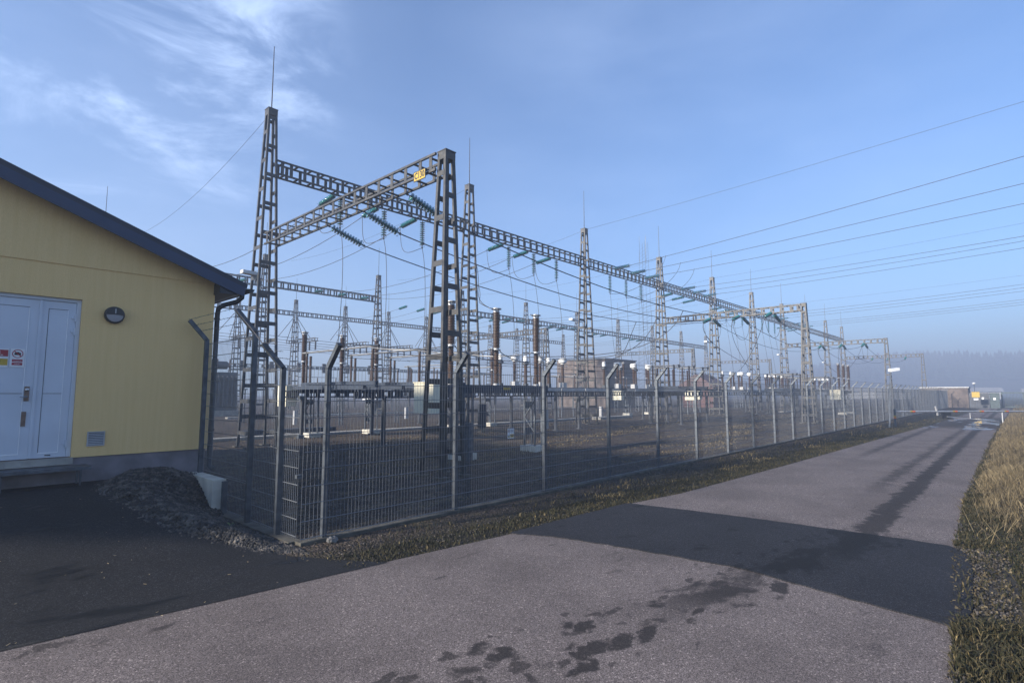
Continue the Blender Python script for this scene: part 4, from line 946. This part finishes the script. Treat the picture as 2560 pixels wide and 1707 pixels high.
for j in range(3):                                        # from the long road conductors down to the breaker heads
    a_, q = ends[(0, j, 1)], ends[(1, j, -1)]
    if j: p = on_y(*((1189, 654), (1195, 707))[j-1], YS[j]); cable('dropper', bez(p, p+Vector((.05, -.3, -.9)), Vector((bx[1]-.9, 10.9, 4.3)), Vector((bx[1]-.3, 10.75, 4.1))), .010, f'thin dropper curving down to the middle breaker pole from the {["", "middle", "inner"][j]} conductor', group='dropper cables'); MB_ = None
    t = .56+.05*j; p = a_.lerp(q, t); p.z -= .85*4*t*(1-t)
    mb_end = Vector((20.0+1.9*j, 17.4, 3.45))
    cable('dropper', bez(p, p+Vector((-.8, .6, -2.2)), mb_end+Vector((3.2, -1.4, .2)), mb_end, n_=20), .016, f'long thick dropper sweeping down to white capped transformer {ORD[j]}', group='dropper cables')
    cable('connector', bez((bx[j]-.13, 10.75, 2.93), (bx[j]-1.3, 11.5, 2.6), (bx[j]-1.6, 13.5, 3.1), (9.9+1.9*j, 15.05, 3.24)), .016, f'slack connector from breaker pole {ORD[j]} to the disconnector tube', group='slack connectors', m='alu')
    cable('connector', bez((bx[j]+.13, 10.75, 2.93), (bx[j]+1.5, 12, 2.75), (17+1.9*j, 15.0, 2.7), (18.9+1.9*j, 17.3, 3.25)), .014, f'slack connector from breaker pole {ORD[j]} to the current transformers', group='slack connectors', m='alu')
for gi in (1, 2):
    for j in range(3):
        p = ends[(gi, j, -1)]; q = Vector((GX[gi]+4.5+1.8*j, 14.5, 3.2))
        cable('dropper', bez(p, p+Vector((-.2, .4, -1.6)), q+Vector((-2.6, -1.5, .3)), q), .014, f'drooping cable under the {["", "second", "third"][gi]} gantry, {["roadside", "middle", "inner"][j]} phase', group='dropper cables')
# conduit, kiosk, transformer, troughs
kz = thing('kiosk', 'small grey transformer kiosk with a white domed roof on feet', 'kiosk', (25.9, 39.8, 0), R(20))
MB().box(-.55, .55, -.5, .5, .25, 1.15).build('tank', 'tank', kz); mb = MB(); mb.prism([(-.75, -.65, 1.15), (.75, -.65, 1.15), (.66, -.65, 1.45), (.2, -.65, 1.58), (-.5, -.65, 1.5)], (0, 1.3, 0)); mb.build('roof', 'cap', kz)
for sx in (-.45, .45):
    for sy in (-.4, .4): MB().box(sx-.08, sx+.08, sy-.08, sy+.08, -.05, .25).build('foot', 'concrete', kz)
tr = thing('power_transformer', 'big dark oil transformer standing behind the corner of the yellow building', 'transformer', (15.2, 45.5, 0))
MB().box(-1.6, 1.3, -1.2, 1.2, .4, 3.3).build('tank', 'tank', tr)
for i in range(9): MB().box(-1.5+i*.32, -1.42+i*.32, -1.75, -1.22, .7, 3.0).build('radiator_fin', 'tank', tr)
mb = MB(); mb.tube([(-1.4, .3, 3.9), (1.0, .3, 3.9)], .32, 14); mb.build('conservator', 'tank', tr)
for x in (-.9, 0, .9):
    o = link('bushing', pi_me, tr, (x, -.5, 3.25)); o.rotation_euler = (R(12), 0, 0)
MB().box(-1.8, 1.5, -1.5, 1.5, -.05, .4).build('foundation', 'concrete', tr)
def trough(x0_, x1_, y0_, y1_, label, m='concrete', z=.09):
    tag(MB().box(-(x1_-x0_)/2, (x1_-x0_)/2, -(y1_-y0_)/2, (y1_-y0_)/2, -.05, z).build('cable_trough', m, None, False, ((x0_+x1_)/2, (y0_+y1_)/2, 0)), label, 'cable trough')
trough(7.0, 30, 20.9, 21.45, 'long pale concrete cable trough crossing the yard behind the platforms')
trough(8.7, 12.6, 22.3, 22.8, 'blue grey steel cable trough lying behind the concrete one', 'blue', .22)
trough(14, 70, 38.9, 39.4, 'far pale cable trough under the second row of masts')
trough(30, 34, 19.9, 20.6, 'short concrete foundation slab beside the third mast', 'concrete', .15)
trough(52.5, 55, 15.2, 15.9, 'pale concrete slab near the foot of the seventh mast', 'concrete', .12)
for i, (x, y, lab) in enumerate(((47.0, 21.0, 'cream cabinet on posts left of the fifth mast'), (42.8, 19.6, 'white rounded cabinet between the legs of the fifth mast'))):
    t = thing('control_box', lab, 'cabinet', (x, y, 0)); MB().box(-.25, .25, -.4, .4, 1.15, 1.95).build('box', 'cream', t); MB().box(-.256, -.25, .0, .004, 1.2, 1.9).build('door_gap', 'dark', t)
    for s_ in (-.3, .3): MB().box(-.04, .04, s_-.04, s_+.04, -.05, 1.15).build('post', 'zinc', t)
for i, (x, y) in enumerate(((22.4, 30.5), (33.5, 22.2), (14.0, 29.2), (20.7, 16.9))):
    tag(MB().box(-.09, .09, -.09, .09, -.05, .75 if i < 3 else .9).build('marker_post', 'flange', None, False, (x, y, 0)), ['short white marker post left of the brick building', 'short white marker post near the fourth mast', 'short white marker post behind the first mast', 'white marker post behind the breaker frame'][i], 'post')
# brick and red buildings
bb = thing('control_building', 'plain brown brick control building without windows behind the third mast', 'building', (56, 38, 0))
MB().box(-3.3, 3.6, -3.7, 3.2, -.1, 5.6).build('wall', 'brick', bb); MB().box(-3.4, 3.7, -3.8, 3.3, 5.6, 5.72).build('roof_edge', 'tank', bb)
MB().box(-3.33, -3.302, -1.5, -.3, 0, 2.2).build('door', 'tank', bb); MB().box(-1.2, 3.5, -3.86, -3.702, 2.55, 2.72).build('canopy', 'cap', bb)
rs = thing('red_shed', 'small red shed with a low pitched roof in the haze', 'building', (67, 28.5, 0))
MB().box(-2, 2, -1.6, 2.6, -.1, 2.6).build('wall', 'red_wall', rs); mb = MB(); mb.prism([(-2.3, -2.0, 2.5), (-2.3, 3.0, 2.5), (-2.3, .5, 4.1)], (4.6, 0, 0)); mb.build('roof', 'red_roof', rs)
# ---------------------------------------------------------------- far end of the road
bk = thing('brick_hut', 'low brown brick hut at the far end of the fence', 'building', (86.5, 5.6, 0))
MB().box(-2.2, 2.0, -1.4, 3.2, -.1, 2.35).build('wall', 'brick', bk); MB().box(-2.3, 2.1, -1.5, 3.3, 2.35, 2.47).build('roof', 'flange', bk)
def lampp(x, y, h_, label):
    t = thing('street_lamp', label, 'lamp', (x, y, 0)); MB().tube([(0, 0, 0), (0, 0, h_)], [.05, .03], 8).build('pole', 'zinc', t); MB().lathe([(.03, h_), (.16, h_+.05), (.18, h_+.14), (.08, h_+.22)], (0, 0, 0), 10).build('lamp_head', 'cap', t)
q = on_ground(2432, 1017); lampp(84.0, 3.6, 2.75, 'small street lamp with pale round head beside the brick hut')
q = on_ground(2545, 1018); lampp(100, -4.2, 6.2, 'tall thin lamp pole standing out of the bare bush')
ys_ = thing('yellow_sign', 'square yellow sign on a pole near the far gate', 'sign', (80, 3.35, 0)); MB().box(-.02, -.0, -.34, .34, 1.25, 1.85).build('plate', 'yellow', ys_); MB().box(-.02, 0, -.2, .2, .95, 1.15).build('small_plate', 'white', ys_); MB().tube([(.02, 0, 0), (.02, 0, 1.85)], .03, 6).build('pole', 'zinc', ys_)
db = thing('notice_board', 'dark notice board cabinet behind the yellow sign', 'board', (82.5, 3.3, 0)); MB().box(-.1, .1, -1.0, .75, 0, 1.75).build('board', 'tank', db); MB().box(-.112, -.101, -.55, -.35, 1.0, 1.25).build('notice', 'white', db)
gk = thing('guard_cabinet', 'teal green cabinet between notice board and gate', 'cabinet', (83.0, 1.85, 0)); MB().box(-.4, .4, -.42, .42, 0, 1.75).build('body', 'gate', gk); MB().box(-.412, -.401, -.1, .12, .95, 1.2).build('notice', 'white', gk)
gtt = thing('road_gate', 'teal green framed gate closing the road in the distance', 'gate', (84, .15, 0))
mb = MB()
for y in (-.75, 1.1): mb.box(-.07, .07, y-.07, y+.07, 0, 1.85)
mb.box(-.05, .05, -.68, 1.03, 1.72, 1.83); mb.box(-.05, .05, -.68, 1.03, .1, .2); mb.build('gate_frame', 'gate', gtt)
for i in range(14): MB().box(-.015, .015, -.62+i*.12-.012, -.62+i*.12+.012, .2, 1.72).build('gate_bar', 'gate', gtt)
pf = thing('palisade_fence', 'grey palisade fence right of the far gate', 'fence', (85, -.75, 0))
for i in range(40): MB().box(-.02, .02, -i*.2-.06, -i*.2+.02, .05, 1.75).build('pale', 'zinc', pf)
mb = MB(); mb.box(.021, .06, -8, 0, .4, .48); mb.box(.021, .06, -8, 0, 1.35, 1.43); mb.build('rail', 'zinc', pf)
# barrier
ba = thing('road_barrier', 'long white boom barrier with orange bands lying across the road', 'barrier', (0, 0, 0))
A_ = Vector((33.75, 4.62, .77)); B_ = Vector((41.2, .66, .69)); D_ = (B_-A_)
E_ = A_+D_*1.35
MB().tube([A_, A_+D_*.02, E_], .045, 8).build('boom', 'flange', ba)
for t in (.16, .545, .80, 1.05):
    p = A_+D_*t; mb = MB(); mb.tube([p-D_*.012, p+D_*.012], .049, 8); mb.build('orange_band', 'orange', ba); MB().tube([p-D_*.03, p-D_*.0125], .0485, 8).build('pale_band', 'yellow', ba)
ps_ = MB().tube([(33.75, 4.62, 0), (33.75, 4.62, .9)], .05, 8).build('support_post', 'zinc', ba); MB().tube([(33.75, 4.62, .42), (33.75, 4.62, .5)], .055, 8).build('reflective_band', 'orange', ps_); MB().tube([(33.75, 4.62, .5), (33.75, 4.62, .58)], .055, 8).build('reflective_band', 'yellow', ps_)
MB().tube([(41.2, .66, 0), B_], .03, 6).build('rest_post', 'flange', ba); p = A_+D_*.68; MB().tube([p, (p.x, p.y, .33)], .018, 6).build('hanger', 'flange', ba)
p = A_+D_*.46; MB().tube([p-Vector((0, 0, .27)), Vector((40.9, .82, .12))], .028, 6).build('lower_rail', 'flange', ba)
p = A_+D_*.37; mb = MB(); mb.bar(p+Vector((.05, -.03, -.2)), p+Vector((-.06, .03, .28)), .07, .08); mb.build('pivot_post', 'flange', ba)
p = A_+D_*.42; q = A_+D_*.5; mb = MB(); mb.quadbox([(p.x, p.y, .38), (q.x, q.y, .38), (q.x+.03, q.y+.05, .38), (p.x+.03, p.y+.05, .38), (p.x, p.y, .68), (q.x, q.y, .68), (q.x+.03, q.y+.05, .68), (p.x+.03, p.y+.05, .68)]); mb.build('boom_sign', 'dark', ba)
lpn = thing('leaning_lamp', 'leaning lamp post with a white flat head beside the boom barrier', 'lamp', (33.1, 4.78, 0))
tip = on_x(2226, 928, 33.6)-Vector((33.1, 4.78, 0))
MB().tube([(0, 0, 0), tip.lerp(Vector((0, 0, 0)), .52), tip], [.06, .055, .032], 8).build('pole', 'zinc', lpn)
mb = MB(); hd = rgt*.30; mb.prism([tip-hd*.12+fwd*.12+Vector((0, 0, -.02)), tip+hd*1.35+fwd*.1+Vector((0, 0, .05)), tip+hd*1.35-fwd*.12+Vector((0, 0, .05)), tip-hd*.12-fwd*.12+Vector((0, 0, -.02))], (0, 0, .14)); mb.build('lamp_head', 'cap', lpn)
# bare bushes on the right
def bush(x, y, h_, seed, label):
    rd = random.Random(seed); t = thing('bare_bush', label, 'bush', (x, y, float(bank_h(np.array(x), np.array(y)))-.02)); mb = MB()
    def grow(p, d, l_, r_, lev):
        q = p+d*l_; mb.tube([p, p.lerp(q, .5)+Vector((rd.uniform(-.05, .05), rd.uniform(-.05, .05), 0))*l_, q], [r_, r_*.8, r_*.6], 3, False)
        if lev:
            for _ in range(rd.choice((3, 4))): grow(p.lerp(q, rd.uniform(.4, 1)), (d+Vector((rd.uniform(-.8, .8), rd.uniform(-.8, .8), rd.uniform(-.2, .6)))).normalized(), l_*rd.uniform(.55, .8), r_*.62, lev-1)
    for _ in range(11): a = rd.uniform(0, 6.28); grow(Vector((rd.uniform(-.3, .3), rd.uniform(-.3, .3), 0)), Vector((math.cos(a)*.5, math.sin(a)*.5, 1)).normalized(), h_*rd.uniform(.3, .42), .02, 3)
    mb.build('branches', 'twig', t)
bush(38, -2.6, 2.3, 1, 'bare dark bush at the right edge above the dry grass'); bush(45, -2.5, 2.2, 2, 'bare bush behind the one at the right edge'); bush(52, -1.6, 1.5, 3, 'low bare bush at the end of the dry grass bank'); bush(60, -2.8, 2.6, 4, 'hazy bare bush near the palisade fence'); bush(18.5, -1.75, .75, 5, 'dark clump of stalks in the dry grass at the right edge')

# ---------------------------------------------------------------- distance: hill, forest, houses
def hill_h(X, Y):
    d = np.sqrt((X-0)**2+(Y-0)**2); az = np.arctan2(Y, X); return 25*sstep(380, 590, d)*sstep(.45, .1, az)*(1+.15*np.sin(az*9))-.5
grid('hill', np.linspace(150, 640, 50), np.linspace(-320, 280, 50), hill_h, 'soil')
mb = MB()
for i in range(2600):
    az = random.uniform(-.44, .36); d = random.uniform(470, 610); x, y = d*math.cos(az), d*math.sin(az); z = float(hill_h(np.array(x), np.array(y)))
    h_ = random.uniform(5, 12); r_ = h_*random.uniform(.2, .38); pr = [(r_*.25, 0)]
    for k in range(4): pr += [(r_*(1-k*.22)*random.uniform(.85, 1.1), h_*(.12+.2*k)), (r_*(.55-k*.12), h_*(.27+.19*k))]
    mb.lathe(pr+[(.02, h_)], (x, y, z), 6)
tag(mb.build('forest', 'conifer'), kind='stuff')
for i, (x, y, rz) in enumerate(((205, 17, .3), (214, 7, .2), (198, 27, .5), (218, -5, .1), (190, 38, .4), (206, 33, .2))):
    t = thing('far_house', ['pale roofed long house below the foggy hill', 'faint house right of the long roofed one', 'faint house left of the brick hut', 'house with a sloping pale roof above the far gate', 'faint house behind the fourth cross gantry', 'faint low house between gantry and brick hut'][i], 'house', (x, y, 0), rz, 'houses in the fog')
    z = [2.3, 2.2, 2.2, 1.9, 2.1, 2.3][i]; MB().box(-2.5, 2.5, -3.5, 3.5, -.5, z).build('wall', 'flange', t); mb = MB(); mb.prism([(-3, -4, z), (3, -4, z), (0, -4, z+1.2)], (0, 8, 0)); mb.build('roof', 'rooftile', t)

# ---------------------------------------------------------------- haze
hm = bpy.data.materials.new('haze'); hm.use_nodes = True; n = hm.node_tree.nodes; n.clear(); o_ = n.new('ShaderNodeOutputMaterial'); pv = n.new('ShaderNodeVolumePrincipled')
pv.inputs['Color'].default_value = (.57, .67, .86, 1); pv.inputs['Density'].default_value = .0045; pv.inputs['Anisotropy'].default_value = .1
hm.node_tree.links.new(pv.outputs[0], o_.inputs['Volume']); M['haze'] = hm
tag(MB().box(-130, 670, -370, 450, -1.6, 42).build('haze', 'haze'), kind='stuff')
